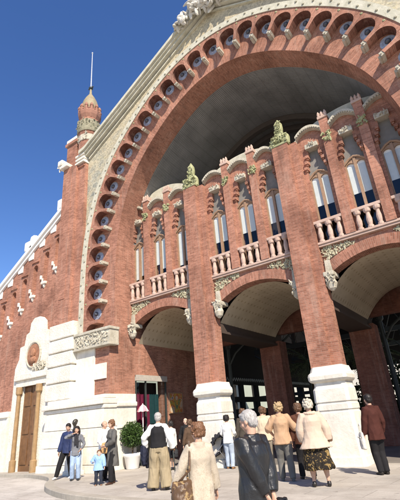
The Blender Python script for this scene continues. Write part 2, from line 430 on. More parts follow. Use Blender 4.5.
for sg in (-1, 1):
    mb = MB(); x0 = AX + sg*9.32
    for o0, o1, y0 in ((-.10, .12, 12.62), (-.24, -.102, 12.74), (-.40, -.242, 12.86)):
        z = gable_z(x0)
        mb.prism([(x0, z+o0), (x0, z+o1), (x0+sg*.5, z+o1-.10), (x0+sg*.5, z+o0-.10)], y0, 14.3 if o1 > 0 else 13.15)
    mb.done('cornice_return', BAND, cop)
mb = MB()
def crest_pt():
    a = random.uniform(-1, 1); return (AX-.1 + a*1.7, random.uniform(12.45, 12.9), 21.6 + (1-abs(a))*2.2*random.random() + .25*random.random())
mb.blobs(crest_pt, 190, .10, .24, 2)
mb.ball((AX, 12.6, 22.9), (.75, .3, 1.0), 3); mb.box(AX-.6, AX+.6, 12.65, 13.6, 22.3, 23.9, .1)
for k in range(9): mb.ball((AX+math.cos(k*.7)*.62, 12.42, 22.9+math.sin(k*.7)*.85), (.16,.16,.16), 1)
mb.done('gable_crest', stone_mat('crest_stone', (.62,.59,.52), (.36,.33,.28), 0, .9, 4, .6, .8), hall)

# ------------------------------------------------------------------ jambs below the arch
def mirror_x(x): return 2*AX - x
def both(fn):
    for sg in (-1, 1): fn(lambda x, sg=sg: x if sg < 0 else mirror_x(x))
def bx(mb, fx, x0, x1, *r):
    a, b = fx(x0), fx(x1); mb.box(min(a,b), max(a,b), *r)
for sg in (-1, 1):
    fx = (lambda x: x) if sg < 0 else mirror_x
    mb = MB(); bx(mb, fx, -16.5, -14.23, 13.0, 14.5, 3.05, 5.2); bx(mb, fx, -14.75, -14.228, 13.31, 14.5, 5.2, 6.3); mb.done('jamb', BR, hall)
    mb = MB(); bx(mb, fx, -16.46, -13.95, 12.72, 13.3, 5.30, 5.92); bx(mb, fx, -16.48, -13.9, 12.66, 13.31, 5.92, 6.05, .02); bx(mb, fx, -16.48, -13.93, 12.68, 13.31, 5.2, 5.3, .02)
    fr = mb.done('carved_frieze', CARVE, hall)
    mb = MB(); mb.blobs(lambda: (fx(random.uniform(-16.35, -14.05)), 12.71, random.uniform(5.36, 5.86)), 190, .035, .085, 1); mb.done('foliage_relief', CARVE, fr)
    mb = MB(); bx(mb, fx, -16.5, -15.2, 12.93, 13.2, 3.05, 5.2); bx(mb, fx, -15.2, -14.4, 12.94, 13.2, 3.76, 4.45); mb.done('ashlar_quoin', ST, hall)
    # battered white plinth
    mb = MB()
    rows = [(0, 12.30), (.22, 12.33), (.24, 12.40), (1.5, 12.46), (2.45, 12.5)]
    def slab(mb, za, ya, zb, yb, x0, x1, x0b, yb_=13.25):
        a0, a1, b0 = fx(x0), fx(x1), fx(x0b)
        v = [(a0, ya, za), (a1, ya, za), (a1, yb_, za), (a0, yb_, za)]; w = [(b0, yb, zb), (a1, yb, zb), (a1, yb_, zb), (b0, yb_, zb)]
        V = [mb.bm.verts.new(p) for p in v+w]
        for q in ((0,1,5,4), (1,2,6,5), (2,3,7,6), (3,0,4,7), (0,3,2,1), (4,5,6,7)): mb.bm.faces.new([V[i] for i in q])
    courses = [(0, .30, 0, 0), (.32, .98, .05, .08), (1.0, 1.7, .08, .11), (1.72, 2.44, .11, .15)]
    for za, zb, oa, ob in courses:
        slab(mb, za, 12.30+oa, zb, 12.30+ob, -18.25+oa*2, -13.95, -18.25+ob*2)
    bmesh.ops.bevel(mb.bm, geom=mb.bm.edges[:], offset=.012, segments=1, affect='EDGES')
    bx(mb, fx, -18.0, -13.97, 12.50, 13.2, .1, 2.6)
    pl = mb.done('plinth', ST, hall)
    mb = MB()
    for z0, z1, y in ((2.46, 2.62, 12.42), (2.63, 2.86, 12.30), (2.87, 3.04, 12.5)):
        bx(mb, fx, -18.15 if y < 12.45 else -18.0, -13.9 if y < 12.45 else -13.97, y, 13.2, z0, z1, .04)
    mb.done('plinth_moulding', ST, pl)
    mb = MB(); bx(mb, fx, -14.25, -13.98, 13.2, 14.45, 0, 3.04, .015); bx(mb, fx, -14.25, -13.9, 13.2, 14.47, 2.5, 2.7, .05); bx(mb, fx, -14.25, -13.93, 13.2, 14.46, 1.62, 1.7); mb.done('jamb_base', ST, hall)
    # corner pilaster with rusticated stone foot
    mb = MB(); bx(mb, fx, -18.35, -17.12, 12.75, 14.2, 6.75, 16.75); bx(mb, fx, -17.12, -16.5, 12.93, 14.2, 6.75, 16.6)
    bx(mb, fx, -18.0, -17.5, 12.72, 12.75, 8.2, 15.9); pi = mb.done('corner_pilaster', BR, hall)
    mb = MB()
    for z0, z1 in ((3.06, 3.82), (3.88, 4.62), (4.68, 5.3), (5.36, 5.98), (6.04, 6.8)):
        bx(mb, fx, -18.42, -16.5, 12.6, 14.1, z0, z1, .05)
    bx(mb, fx, -18.3, -16.6, 12.72, 14.1, 3.0, 6.75); mb.done('rusticated_quoin', STR, pi)
    # white bracket, small brick chimney and collar on the pilaster head
    mb = MB(); bx(mb, fx, -18.5, -17.75, 12.5, 13.4, 16.75, 17.0, .05); bx(mb, fx, -18.65, -18.2, 12.45, 13.2, 17.0, 17.4, .08)
    mb.blobs(lambda: (fx(random.uniform(-18.6, -18.2)), random.uniform(12.45, 12.7), random.uniform(16.65, 17.35)), 30, .05, .09, 1)
    mb.done('bracket', ST, pi); mb = MB(); bx(mb, fx, -17.2, -16.5, 12.8, 13.6, 16.7, 17.15);
    bx(mb, fx, -17.25, -16.45, 12.72, 13.6, 16.6, 16.72, .02); bx(mb, fx, -17.25, -16.47, 12.74, 13.6, 16.86, 17.0, .02); bx(mb, fx, -17.25, -16.45, 12.72, 13.6, 17.12, 17.26, .02)
    mb.done('collar', ST, pi)
    mb = MB(); bx(mb, fx, -18.5, -17.55, 13.0, 14.0, 17.0, 19.0); bx(mb, fx, -18.6, -17.45, 12.9, 14.1, 18.75, 18.95); bx(mb, fx, -17.15, -16.55, 12.85, 13.5, 16.4, 18.3)
    mb.box(min(fx(-17.4), fx(-17.2)), max(fx(-17.4), fx(-17.2)), 13.0, 13.6, 16.7, 17.9)
    ch = mb.done('pinnacle_pier', BR, pi)
    mb = MB(); bx(mb, fx, -18.55, -17.5, 12.95, 14.05, 19.0, 19.25, .04); bx(mb, fx, -18.3, -17.75, 13.1, 13.9, 19.25, 19.4, .04); mb.done('cap', ST, ch)
    # turret
    if sg < 0:
        tx, ty = -17.02, 13.5; Q = .74
        mb = MB(); mb.ring_stack([(16.5,0.577,0.577), (18.6,0.592,0.592), (18.95,0.636,0.636), (19.2,0.688,0.688)], n=16, cx=tx, cy=ty)
        mb.ring_stack([(19.2,0.666,0.666), (20.35,0.607,0.607)], n=16, cx=tx, cy=ty); tu = mb.done('turret', BR, hall)
        mb = MB(); mb.ring_stack([(19.18,0.725,0.725), (19.3,0.755,0.755), (20.05,0.725,0.725), (20.15,0.651,0.651)], n=24, cx=tx, cy=ty)
        mb.blobs(lambda: (lambda a: (tx+math.cos(a)*.73, ty+math.sin(a)*.73, random.uniform(19.3, 20.1)))(random.uniform(0, 6.28)), 150, .05, .10, 1)
        mb.done('foliage_band', stone_mat('weathered_relief', (.30,.27,.19), (.15,.16,.10), 0, .85, 4, .6, .8), tu)
        mb = MB(); mb.ring_stack([(18.5,0.614,0.614), (18.55,0.636,0.636), (19.1,0.636,0.636), (19.15,0.614,0.614)], n=16, cx=tx, cy=ty)
        mb.blobs(lambda: (lambda a: (tx+math.cos(a)*.64, ty+math.sin(a)*.64, random.uniform(18.5, 19.1)))(random.choice([0,1,2,3,4,5])*1.047+random.uniform(-.2,.2)), 60, .045, .09, 1)
        mb.done('stone_shield_band', CARVE, tu)
        mb = MB(); mb.ring_stack([(20.35,0.622,0.622), (20.6,0.725,0.725), (20.85,0.762,0.762), (20.95,0.725,0.725)], n=12, cx=tx, cy=ty)
        for k in range(12):
            a = k*math.pi/6; mb.ring_stack([(20.9,0.100,0.100), (21.2,0.100,0.100), (21.22,0.130,0.130), (21.35,0.120,0.120), (21.5,0.030,0.030)], n=6, cx=tx+math.cos(a)*.66, cy=ty+math.sin(a)*.66)
            a += math.pi/12; mb.ball((tx+math.cos(a)*.66, ty+math.sin(a)*.66, 21.0), .1, 1)
        mb.done('battlement_crown', stone_mat('terracotta_stone', (.33,.17,.12), (.22,.10,.07)), tu)
        mb = MB(); mb.ring_stack([(20.9,.57,.57), (21.3,.60,.60), (21.7,.56,.56), (22.05,.46,.46), (22.4,.31,.31), (22.65,.17,.17), (22.8,.09,.09), (23.2,.06,.06)], n=24, cx=tx, cy=ty)
        mb.done('dome', stone_mat('dome_tile', (.31,.26,.16), (.20,.15,.09), 0, .6, 3, .4, .6), tu, True)
        mb = MB(); mb.ring_stack([(23.1,0.050,0.050), (24.5,0.040,0.040), (26.7,0.030,0.030)], n=8, cx=tx+.0, cy=ty); mb.ball((tx, ty, 26.75), .07, 1); mast = mb.done('flagpole', plain('pole_metal', (.6,.6,.6), .35, .5, .5), tu)
        mb = MB(); mb.ball((tx, ty, 23.35), (.15,.15,.11), 2); mb.tube([(tx-.2, ty, 23.36), (tx+.2, ty, 23.36)], .04, 6); mb.ball((tx-.2, ty, 23.38), .06, 1); mb.ball((tx+.2, ty, 23.38), .06, 1); mb.done('mast_collar', IRON, mast)

# ------------------------------------------------------------------ piers and screen
PIERS = [-14.76, -9.78, -4.80, .18]
def make_pier(p):
    mb = MB(); mb.box(p-.37, p+.35, 14.03, 14.6, 3.0, 12.45); mb.box(p-.46, p-.37, 14.46, 14.7, 3.0, 12.4); mb.box(p+.35, p+.68, 14.22, 14.7, 3.0, 12.4)
    o = mb.done('pier', BR, hall)
    mb = MB(); cx = p+.155
    rows = [(0,.76,.44), (.25,.74,.42), (.27,.70,.37), (1.0,.645,.32), (1.55,.61,.29), (1.57,.585,.26), (1.62,.585,.26), (1.64,.61,.29), (1.80,.605,.29), (1.82,.58,.26), (1.87,.58,.26), (1.89,.605,.29), (2.28,.59,.28), (2.36,.555,.24), (2.40,.54,.22), (2.50,.54,.22), (2.54,.62,.31), (2.60,.66,.36), (2.72,.67,.37), (2.80,.65,.34), (2.86,.59,.28), (3.03,.54,.235)]
    prev = None
    for z, hw, d in rows:
        yf = 14.22 - d; rr = .10
        cur = [mb.bm.verts.new(q) for q in ((cx-hw, yf+rr, z), (cx-hw+rr, yf, z), (cx+hw-rr, yf, z), (cx+hw, yf+rr, z), (cx+hw, 14.9, z), (cx-hw, 14.9, z))]
        if prev:
            for i in range(6): mb.bm.faces.new((prev[i], prev[(i+1) % 6], cur[(i+1) % 6], cur[i]))
        else: mb.bm.faces.new(cur[::-1])
        prev = cur
    mb.bm.faces.new(prev); mb.done('base', ST, o)
    mb = MB(); zt = 12.4
    for j, rw in enumerate((.2, .42, .62)): pass
    mb.box(p-.40, p+.40, 14.0, 14.75, 12.42, 12.52, .03)
    mb.ring_stack([(12.52,.36,.28), (12.8,.36,.28), (13.05,.25,.22), (13.3,.17,.16), (13.5,.20,.18), (13.75,.19,.17), (13.9,.11,.1), (14.05,.03,.03)], n=12, cx=cx-.155, cy=14.38)
    for e in (-.36, .36):
        mb.ring_stack([(12.5,.15,.15), (12.8,.18,.18), (12.95,.15,.15), (13.1,.05,.05)], n=10, cx=cx-.155+e*.8, cy=14.25)
    mb.blobs(lambda: (cx-.155+random.uniform(-.42,.42), random.uniform(13.98,14.2), random.uniform(12.5,12.95)), 90, .05, .09, 1)
    mb.blobs(lambda: (cx-.155+random.uniform(-.16,.16), 14.2, random.uniform(13.0,13.8)), 40, .04, .07, 1)
    mb.done('finial', FINM, o)
for p in PIERS[1:3]: make_pier(p)
# half piers against the jambs
for p0, p1 in ((-14.6, -14.28), (.05, .3)):
    mb = MB(); mb.box(p0, p1, 14.3, 14.7, 0, 12.4); mb.done('half_pier', BR, hall)

def arch_top(c, x): return 6.86 - .165*(x-c)**2
WO = 1.45
for b in range(3):
    xl = -14.28 if b == 0 else PIERS[b] + .66
    xr = PIERS[b+1] - .47 if b < 2 else .06
    c = (-12.27, -7.1, -2.12)[b]; hw = (min(c-xl, xr-c))
    # bay arch: voussoir ring + spandrel wall + soffit
    mb = MB(); n = 28; xs = [c-1.98 + 3.96*k/n for k in range(n+1)]
    prev = None
    for x in xs:
        z = arch_top(c, x); sl = -.33*(x-c); nl = Vector((-sl, 1)).normalized(); q = Vector((x, z)) + nl*.40
        cur = ((x, 14.45, z), (q.x, 14.45, q.y), (q.x, 15.0, q.y), (x, 15.0, z)); u = x*1.05
        if prev:
            pc, pu = prev
            mb.quad((pc[0], pc[1], cur[1], cur[0]), ((0, pu), (.4, pu), (.4, u), (0, u)))
            mb.quad((pc[3], pc[0], cur[0], cur[3]), ((.6, pu), (0, pu), (0, u), (.6, u)))
            mb.quad((pc[1], pc[2], cur[2], cur[1]))
        prev = (cur, u)
    ba = mb.done('bay_arch', BRU, hall)
    mb = MB(); prev = None
    for k in range(41):
        x = xl + (xr-xl)*k/40; z = arch_top(c, max(min(x, c+1.98), c-1.98)) + .2
        if prev: mb.quad(((prev[0], 14.5, prev[1]), (x, 14.5, z), (x, 14.5, 7.42), (prev[0], 14.5, 7.42)))
        prev = (x, z)
    mb.done('spandrel', BR, ba)
    mb = MB(); mb.box(xl, xr, 14.36, 14.95, 7.42, 7.5, .01); mb.box(xl, xr, 14.32, 14.95, 7.505, 7.6, .02); mb.done('string_course', PINK, hall)
    FOL = stone_mat('foliage_carving_stone', (.50,.46,.33), (.24,.23,.14), 0, .85, 5, .6, .8)
    for sg in (-1, 1):
        def sp():
            while True:
                x = random.uniform(max(xl+.05, c-1.95), min(xr-.05, c+1.95)); z = random.uniform(6.75, 7.4)
                if (x-c)*sg > .7 and z > arch_top(c, x)+.48: return (x, 14.48, z)
        mb = MB(); mb.blobs(sp, 150, .03, .075, 1); mb.done('foliage_carving', FOL, ba)
    for e in (-1, 1):
        x = c + e*1.82
        mb = MB(); mb.box(x-.2, x+.2, 14.2, 14.9, 6.18, 6.36, .04); mb.ring_stack([(5.62,.05,.05), (5.72,.15,.15), (5.9,.22,.2), (6.05,.16,.16), (6.18,.20,.2)], n=10, cx=x, cy=14.38)
        mb.blobs(lambda: (x+random.uniform(-.2,.2), 14.2, random.uniform(5.85, 6.4)), 14, .05, .09, 1); mb.prism([(x-.13, 6.36), (x+.13, 6.36), (x+.16*0+.10, 6.85), (x-.10, 6.85)], 14.40, 14.9)
        mb.done('capital', CARVE, ba)
    # windows
    offs = (1.05, 2.5, 4.02) if b == 0 else ((1.24, 2.70, 4.10))
    cs = [PIERS[b] + o for o in offs]
    mids = [(cs[0]+cs[1])/2, (cs[1]+cs[2])/2]
    edges = [(xl, mids[0]-.18), (mids[0]+.18, mids[1]-.18), (mids[1]+.18, xr)]
    for mx in mids:
        mb = MB(); mb.box(mx-.18, mx+.18, 14.30, 14.95, 7.6, 13.15); o = mb.done('minor_pier', BR, hall)
        mb = MB(); mb.box(mx-.21, mx+.21, 14.26, 14.95, 13.0, 13.12, .01)
        for e in (-.14, 0, .14): mb.ring_stack([(13.12,.06,.06), (13.3,.07,.07), (13.42,.02,.02)], n=6, cx=mx+e, cy=14.36)
        mb.box(mx-.12, mx+.12, 14.4, 14.8, 13.12, 13.36); mb.done('pinnacle', PINK, o)
        mb = MB(); mb.blobs(lambda: (mx+random.uniform(-.18,.18), 14.27, random.uniform(11.85, 12.25)), 26, .05, .09, 1); mb.done('rosette', FINM, o)
    for i, wc in enumerate(cs):
        a, d = edges[i]; w0 = .40
        wl = thing('window', None, None, (wc, 14.6, 7.6)); wl.parent = hall; wl.location = Vector((wc, 14.6, 7.6)) - Vector(hall.location)
        # brick surround with stepped head
        mb = MB(); ST0 = 10.95; SH = .27
        steps = [(.40, ST0), (.335, ST0+SH), (.27, ST0+2*SH), (.21, ST0+3*SH)]
        for sg, e in ((-1, a), (1, d)):
            mb.prism([(e, 7.6), (wc+sg*.40, 7.6)] + [q for k in range(3) for q in ((wc+sg*steps[k][0], steps[k][1]), (wc+sg*steps[k+1][0], steps[k][1]))][0:6] + [(wc+sg*.21, 11.9), (e, 11.9)], 14.5, 14.95)
        hw2 = (d-a)/2; cc = (a+d)/2
        top = [(a + (d-a)*k/12, 12.50 + .30*(1-((k-6)/6)**2)) for k in range(13)]
        mb.prism([(d, 11.9), (a, 11.9)] + top, 14.5, 14.95)
        su = mb.done('surround', BR, wl)
        mb = MB(); prevs = None
        for k in range(13):
            x, z = top[k]; cur = [(x, 14.3, z+.002), (x, 14.33, z+.07), (x, 14.27, z+.08), (x, 14.27, z+.18), (x, 14.95, z+.20), (x, 14.95, z+.002)]
            if prevs:
                for j in range(6): mb.quad((prevs[j], prevs[(j+1) % 6], cur[(j+1) % 6], cur[j]))
            else: mb.bm.faces.new([mb.bm.verts.new(p) for p in cur])
            prevs = cur
        mb.bm.faces.new([mb.bm.verts.new(p) for p in cur[::-1]])
        for k in range(11):
            x, z = top[1+k] if k < 11 else top[-1]; mb.ball((x, 14.29, z+.06), (.05,.05,.05), 1)
        mb.done('arched_hood', CARVE, wl)
        mb = MB(); mb.box(wc-.27, wc+.27, 14.34, 14.9, 11.88, 12.10, .02); mb.blobs(lambda: (wc+random.uniform(-.23,.23), 14.33, random.uniform(11.95, 12.12)), 16, .04, .07, 1); mb.done('lintel', CARVE, wl)
        for k in range(3):
            for sg in (-1, 1):
                mb = MB()
                x = wc + sg*(steps[k][0]+.02); z = steps[k][1]
                mb.box(x-.07, x+.07, 14.39, 14.55, z+.0, z+.13, .008); mb.box(x-.045, x+.045, 14.44, 14.55, z-.07, z+.01); mb.done('corbel_step', BR, wl)
        mb = MB(); mb.box(wc-.42, wc+.42, 14.68, 14.94, 10.62, 11.95); mb.done('tympanum_panel', GREYST, wl)
        # timber frame with two lights
        mb = MB(); yf, yb = 14.60, 14.70
        mb.box(wc-.40, wc-.35, yf, yb, 7.6, 10.6); mb.box(wc+.35, wc+.40, yf, yb, 7.6, 10.6); mb.box(wc-.05, wc+.05, yf-.03, yb, 7.6, 10.75)
        for sg in (-1, 1):
            xa, xb = (wc-.35, wc-.05) if sg < 0 else (wc+.05, wc+.35)
            xm = (xa+xb)/2
            pr = [(xa, 10.45)] + [(xm - .15*math.cos(t*math.pi/8), 10.45+.13*math.sin(t*math.pi/8)) for t in range(1, 8)] + [(xb, 10.45), (xb, 10.72), (xa, 10.72)]
            mb.prism(pr, yf, yb)
        mb.tube([(wc-.42, yf-.03, 10.55), (wc-.2, yf-.03, 10.74), (wc, yf-.03, 10.82), (wc+.2, yf-.03, 10.74), (wc+.42, yf-.03, 10.55)], .05, 6)
        mb.done('frame', FRAME, wl)
        mb = MB(); mb.box(wc-.35, wc+.35, 14.655, 14.665, 7.6, 10.45); mb.done('pane', GLASS, wl)
        bz = (8.75 if b == 0 and i != 1 else 9.2) if b == 0 else 9.22 + .05*random.random()
        mb = MB(); mb.box(wc-.345, wc-.055, 14.672, 14.685, bz, 10.6); mb.done('blind', BLIND, wl)
        mb = MB(); mb.box(wc+.055, wc+.345, 14.672, 14.685, bz-.03 if b else 8.9, 10.6); mb.done('blind', BLIND, wl)
        # balustrade
        ba_ = thing('balustrade', None, None, (wc, 14.4, 7.6)); ba_.parent = hall; ba_.location = Vector((wc, 14.4, 7.6)) - Vector(hall.location)
        mb = MB(); mb.box(a+.003, d-.003, 14.31, 14.52, 8.38, 8.5, .015); mb.done('rail', PINK, ba_)
        nb = 3
        for k in range(nb):
            x = a + (d-a)*(k+.5)/nb
            mb = MB(); mb.ring_stack([(7.6,.11,.1), (7.68,.11,.1), (7.70,.075,.075), (7.80,.095,.095), (7.95,.105,.1), (8.12,.075,.075), (8.2,.07,.07), (8.24,.12,.11), (8.30,.14,.12), (8.38,.14,.12)], n=10, cx=x, cy=14.41)
            mb.done('baluster', PINK, ba_)
    # pale parapet curve behind the window heads
    mb = MB(); prev = None
    P0 = xl-.3; P1 = xr+.3
    top = [(P0 + (P1-P0)*k/24, 12.95 + (1.0 if b == 0 else .72)*(1-((k-12)/12)**2)) for k in range(25)]
    mb.prism([(P1, 12.3), (P0, 12.3)] + top, 14.96, 15.4); mb.done('parapet', BAND, hall)

# ------------------------------------------------------------------ vaulted bays behind the screen
YB = 20.6
for b in range(3):
    xl = -14.28 if b == 0 else PIERS[b] + .66
    xr = PIERS[b+1] - .47 if b < 2 else .06
    c = (-12.27, -7.1, -2.12)[b]; zs = 5.15 if b == 0 else 5.55
    mb = MB(); n = 24; A = (6.78-zs)
    for k in range(n):
        x0, x1 = xl-.2 + (xr-xl+.4)*k/n, xl-.2 + (xr-xl+.4)*(k+1)/n
        f = lambda x: max(zs, arch_top(c, x)-.02 if abs(x-c) < 1.9 else zs + (6.25-zs)*(1-(abs(x-c)-1.9)/.6)) if False else 6.86 - (6.86-zs)*(abs(x-c)/2.2)**2.4
        mb.quad(((x0, 14.98, f(x0)), (x1, 14.98, f(x1)), (x1, YB, f(x1)), (x0, YB, f(x0))))
    bmesh.ops.remove_doubles(mb.bm, verts=mb.bm.verts[:], dist=.001); mb.done('vault_ceiling', VAULT, hall, True)
mb = MB(); mb.box(-15.0, 1.0, 14.97, YB+.3, 7.0, 7.35); mb.done('gallery_floor', PLAST, hall)
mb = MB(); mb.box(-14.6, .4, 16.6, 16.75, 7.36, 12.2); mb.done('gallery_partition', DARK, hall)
for p in PIERS[1:3]:
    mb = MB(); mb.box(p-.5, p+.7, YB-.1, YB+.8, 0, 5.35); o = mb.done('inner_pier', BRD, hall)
    mb = MB(); mb.box(p-.35, p+.5, 14.9, YB+.8, 5.2, 5.75); mb.box(p-.45, p+.6, 14.9, YB+.8, 5.1, 5.2); mb.done('vault_beam', plain('beam', (.07,.05,.04), .8), o)
mb = MB(); mb.box(-14.9, .9, YB+.35, YB+.7, 5.75, 7.0); mb.done('rear_lintel', BRD, hall)
mb = MB(); mb.box(-14.9, -14.28, 14.71, 17.05, 3.95, 7.0); mb.box(-14.9, -14.28, 17.05, YB+.8, 0, 7.0); side = mb.done('side_wall', BR, hall)
mb = MB(); mb.box(.32, .9, 14.71, YB+.8, 0, 7.0); mb.done('side_wall', BR, hall)
mb = MB(); mb.box(-14.3, -14.2, 14.75, 17.05, 3.68, 3.95); sf = mb.done('shopfront', plain('fascia', (.42,.38,.33), .6), hall)
mb = MB(); mb.box(-14.34, -14.32, 14.75, 17.05, .4, 3.68); mb.done('pane', GLASS, sf)
mb = MB()
for y in (14.75, 15.45, 16.98): mb.box(-14.36, -14.27, y, y+.05, 0, 3.68)
mb.box(-14.36, -14.27, 14.8, 16.98, 0, .4); mb.done('mullion', IRON, sf)
mb = MB(); mb.box(-16.0, -15.0, 14.75, 17.05, 0, 3.7); mb.done('shop_back_wall', DARK, sf)
tex = [(.16,.015,.045), (.015,.05,.055), (.13,.015,.04), (.25,.2,.12)]
for k, (y0, y1, z0, z1, cidx) in enumerate(((14.9,15.4,1.6,3.2,0), (15.5,16.1,1.5,3.1,0), (16.15,16.8,1.7,3.1,1))):
    mb = MB()
    nseg = 14
    for j in range(nseg):
        ya, yb = y0+(y1-y0)*j/nseg, y0+(y1-y0)*(j+1)/nseg; xa, xb = -14.7+.05*math.sin(j*1.9), -14.7+.05*math.sin((j+1)*1.9)
        mb.quad(((xa, ya, z0), (xb, yb, z0), (xb, yb, z1), (xa, ya, z1)))
    bmesh.ops.remove_doubles(mb.bm, verts=mb.bm.verts[:], dist=.001); bmesh.ops.solidify(mb.bm, geom=mb.bm.faces[:], thickness=.02)
    tag(mb.done('hanging_cloth', cloth('display_cloth', tex[cidx], .8)),
        ('magenta cloth hanging beside the front edge of the shop window', 'dark pink cloth hanging in the middle of the shop window', 'teal cloth hanging at the far end of the shop window')[k], 'cloth')
# framed poster on the side wall
po = thing('poster', 'framed colourful poster on the dark wall inside the left bay', 'poster', (-14.2, 17.7, 2.6))
mb = MB()
mb.box(-14.27, -14.2, 17.15, 17.2, 2.1, 3.15); mb.box(-14.27, -14.2, 18.25, 18.3, 2.1, 3.15); mb.box(-14.27, -14.2, 17.2, 18.25, 2.1, 2.15); mb.box(-14.27, -14.2, 17.2, 18.25, 3.1, 3.15); mb.done('frame', FRAME, po)
pm, nt, b_ = new_mat('poster_print', .5, .4); oc = objco(nt)
nt.links.new(ramp(nt, noise_tex(nt, oc, 2.6, 2, .5, 1.2), [(.3,(.08,.16,.1)), (.42,(.5,.33,.05)), (.52,(.45,.1,.03)), (.62,(.55,.45,.3)), (.75,(.05,.08,.14))]), b_.inputs['Base Color'])
mb = MB(); mb.box(-14.26, -14.225, 17.2, 18.25, 2.15, 3.1); mb.done('print', pm, po)

# ------------------------------------------------------------------ hall roof and interior
def roof_strip(mb, d, y0, y1, s1, step=.25):
    n = int(2*s1/step); prev = None
    for k in range(n+1):
        s = -s1 + 2*s1*k/n; c, nn = curve(s); q = c + nn*d
        if prev:
            pq, ps = prev
            mb.quad(((pq.x, y0, pq.y), (q.x, y0, q.y), (q.x, y1, q.y), (pq.x, y1, pq.y)), ((y0, ps), (y0, s), (y1, s), (y1, ps)))
        prev = (q, s)
    bmesh.ops.remove_doubles(mb.bm, verts=mb.bm.verts[:], dist=.001)
SR = S_N0 - .5
mb = MB(); roof_strip(mb, -1.14, 14.49, 46, SR); mb.done('barrel_roof', ROOFM, hall, True)
for y in (18.6, 19.7, 22.4, 25.6, 30, 35):
    mb = MB(); ring(mb, -1.5, -1.16, y, y+.28, -SR, SR, .3); rb = mb.done('roof_rib', plain('rib', (.085,.07,.06), .7), hall)
for y in (21.8, 28, 35):
    for x in (-13.15, -10.2, -4.0, -.9):
        mb = MB(); mb.ring_stack([(0,.2,.2), (.5,.2,.2), (.55,.13,.13), (5.6,.11,.11), (5.7,.2,.2), (6.0,.22,.22)], n=12, cx=x, cy=y)
        for e in (-1, 1): mb.tube([(x, y, 4.6), (x+e*.5, y, 5.3), (x+e*1.4, y, 5.9)], .06, 6)
        mb.done('iron_column', IRON, hall)
    mb = MB(); mb.box(-14.5, .4, y-.1, y+.1, 6.0, 6.3)
    for k in range(14):
        x = -14.4 + k*1.06; mb.tube([(x, y, 6.3), (x+.53, y, 7.4), (x+1.06, y, 6.3)], .04, 5)
    mb.box(-14.5, .4, y-.06, y+.06, 7.4, 7.5); mb.done('lattice_girder', IRON, hall)
# far end screen with glazed openings
mb = MB()
mb.box(-15.1, -14.9, 21.4, 46, 0, 2.2); mb.box(-15.1, -14.9, 21.4, 46, 2.66, 3.0); mb.box(-15.1, -14.9, 21.4, 46, 3.82, 9)
y = 21.4
while y < 46: mb.box(-15.1, -14.88, y, y+.45, 2.2, 2.66); mb.box(-15.1, -14.88, y, y+.45, 3.0, 3.82); y += 2.25
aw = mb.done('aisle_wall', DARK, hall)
mb = MB(); y = 21.5
while y < 40: mb.tube([(-14.86, y, 4.25), (-14.86, y+.15, 4.05), (-14.86, y+.3, 4.25)], .035, 5); y += .3
mb.done('fringe', plain('fringe_paint', (.4,.4,.36), .6), aw)
mb = MB(); mb.box(.95, 1.2, 21.4, 46, 7.5, 9)
for k in range(9): mb.box(.95, 1.2, 21.4+3*k, 21.7+3*k, 0, 7.5)
mb.done('unseen_open_aisle', DARK, hall)  # unseen right side, left open between posts to let sun onto the palms
mb = MB(); YF = 41.0
mb.box(-30, 6, YF, YF+.3, 5.1, 13); mb.box(-30, 6, YF, YF+.3, 0, 2.1); mb.box(-30, 6, YF-.05, YF+.3, 3.35, 3.65)
x = -30
while x < 6: mb.box(x, x+.45, YF, YF+.3, 2.1, 5.1); x += 2.6
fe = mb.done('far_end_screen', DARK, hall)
# ------------------------------------------------------------------ left wing
wing = hall
def wtop(x): return 14.30 + .58*(x+19.0)
mb = MB(); mb.prism([(-28, .0), (-18.3, 0), (-18.3, wtop(-18.3)-.3), (-28, wtop(-28)-.3)], 13.46, 15.5)
slots = []
xs = -19.12
while xs > -27.5: slots.append(xs); xs -= 1.06
edge = -18.33
for xs in slots:
    mb.prism([(xs+.24, 0), (edge, 0), (edge, wtop(edge)-.3), (xs+.24, wtop(xs+.24)-.3)], 13.25, 13.46)
    zt = wtop(xs)-1.95; zb = zt-1.75
    arch = [(xs+.24*math.cos(t*math.pi/8), zt+.26*math.sin(t*math.pi/8)) for t in range(9)]
    mb.prism([(xs+.24, wtop(xs+.24)-.3), (xs-.24, wtop(xs-.24)-.3)] + arch[::-1], 13.25, 13.46)
    mb.prism([(xs-.24, 0), (xs+.24, 0), (xs+.24, zb), (xs-.24, zb)], 13.25, 13.46)
    edge = xs-.24
    # stepped brick hood
    mb.box(xs-.34, xs+.34, 13.17, 13.25, zt+.42, zt+.62)
mb.prism([(-28, 0), (edge, 0), (edge, wtop(edge)-.3), (-28, wtop(-28)-.3)], 13.25, 13.46)
wg = mb.done('side_wing_wall', BR, hall)
mb = MB()
for o0, o1, y in ((-.28, -.02, 13.0), (-.5, -.29, 13.12)):
    mb.prism([(-28, wtop(-28)+o0), (-18.36, wtop(-18.36)+o0), (-18.36, wtop(-18.36)+o1), (-28, wtop(-28)+o1)], y, 15.7)
for k, xs in enumerate(slots):
    x = xs+.5; mb.prism([(x-.25, wtop(x)-.86), (x+.25, wtop(x)-.86), (x+.25, wtop(x+.25)-.51), (x-.25, wtop(x-.25)-.51)], 13.2, 13.25)
mb.box(-19.15, -18.75, 13.0, 13.8, wtop(-18.95)-.05, 15.0, .04); mb.box(-22.4, -21.5, 13.0, 13.9, wtop(-21.95)-.1, wtop(-21.95)+.55, .12); mb.ball((-21.95, 13.45, wtop(-21.95)+.75), (.3,.3,.35), 2)
wc_ = mb.done('wing_cornice', WHITEP, wg)
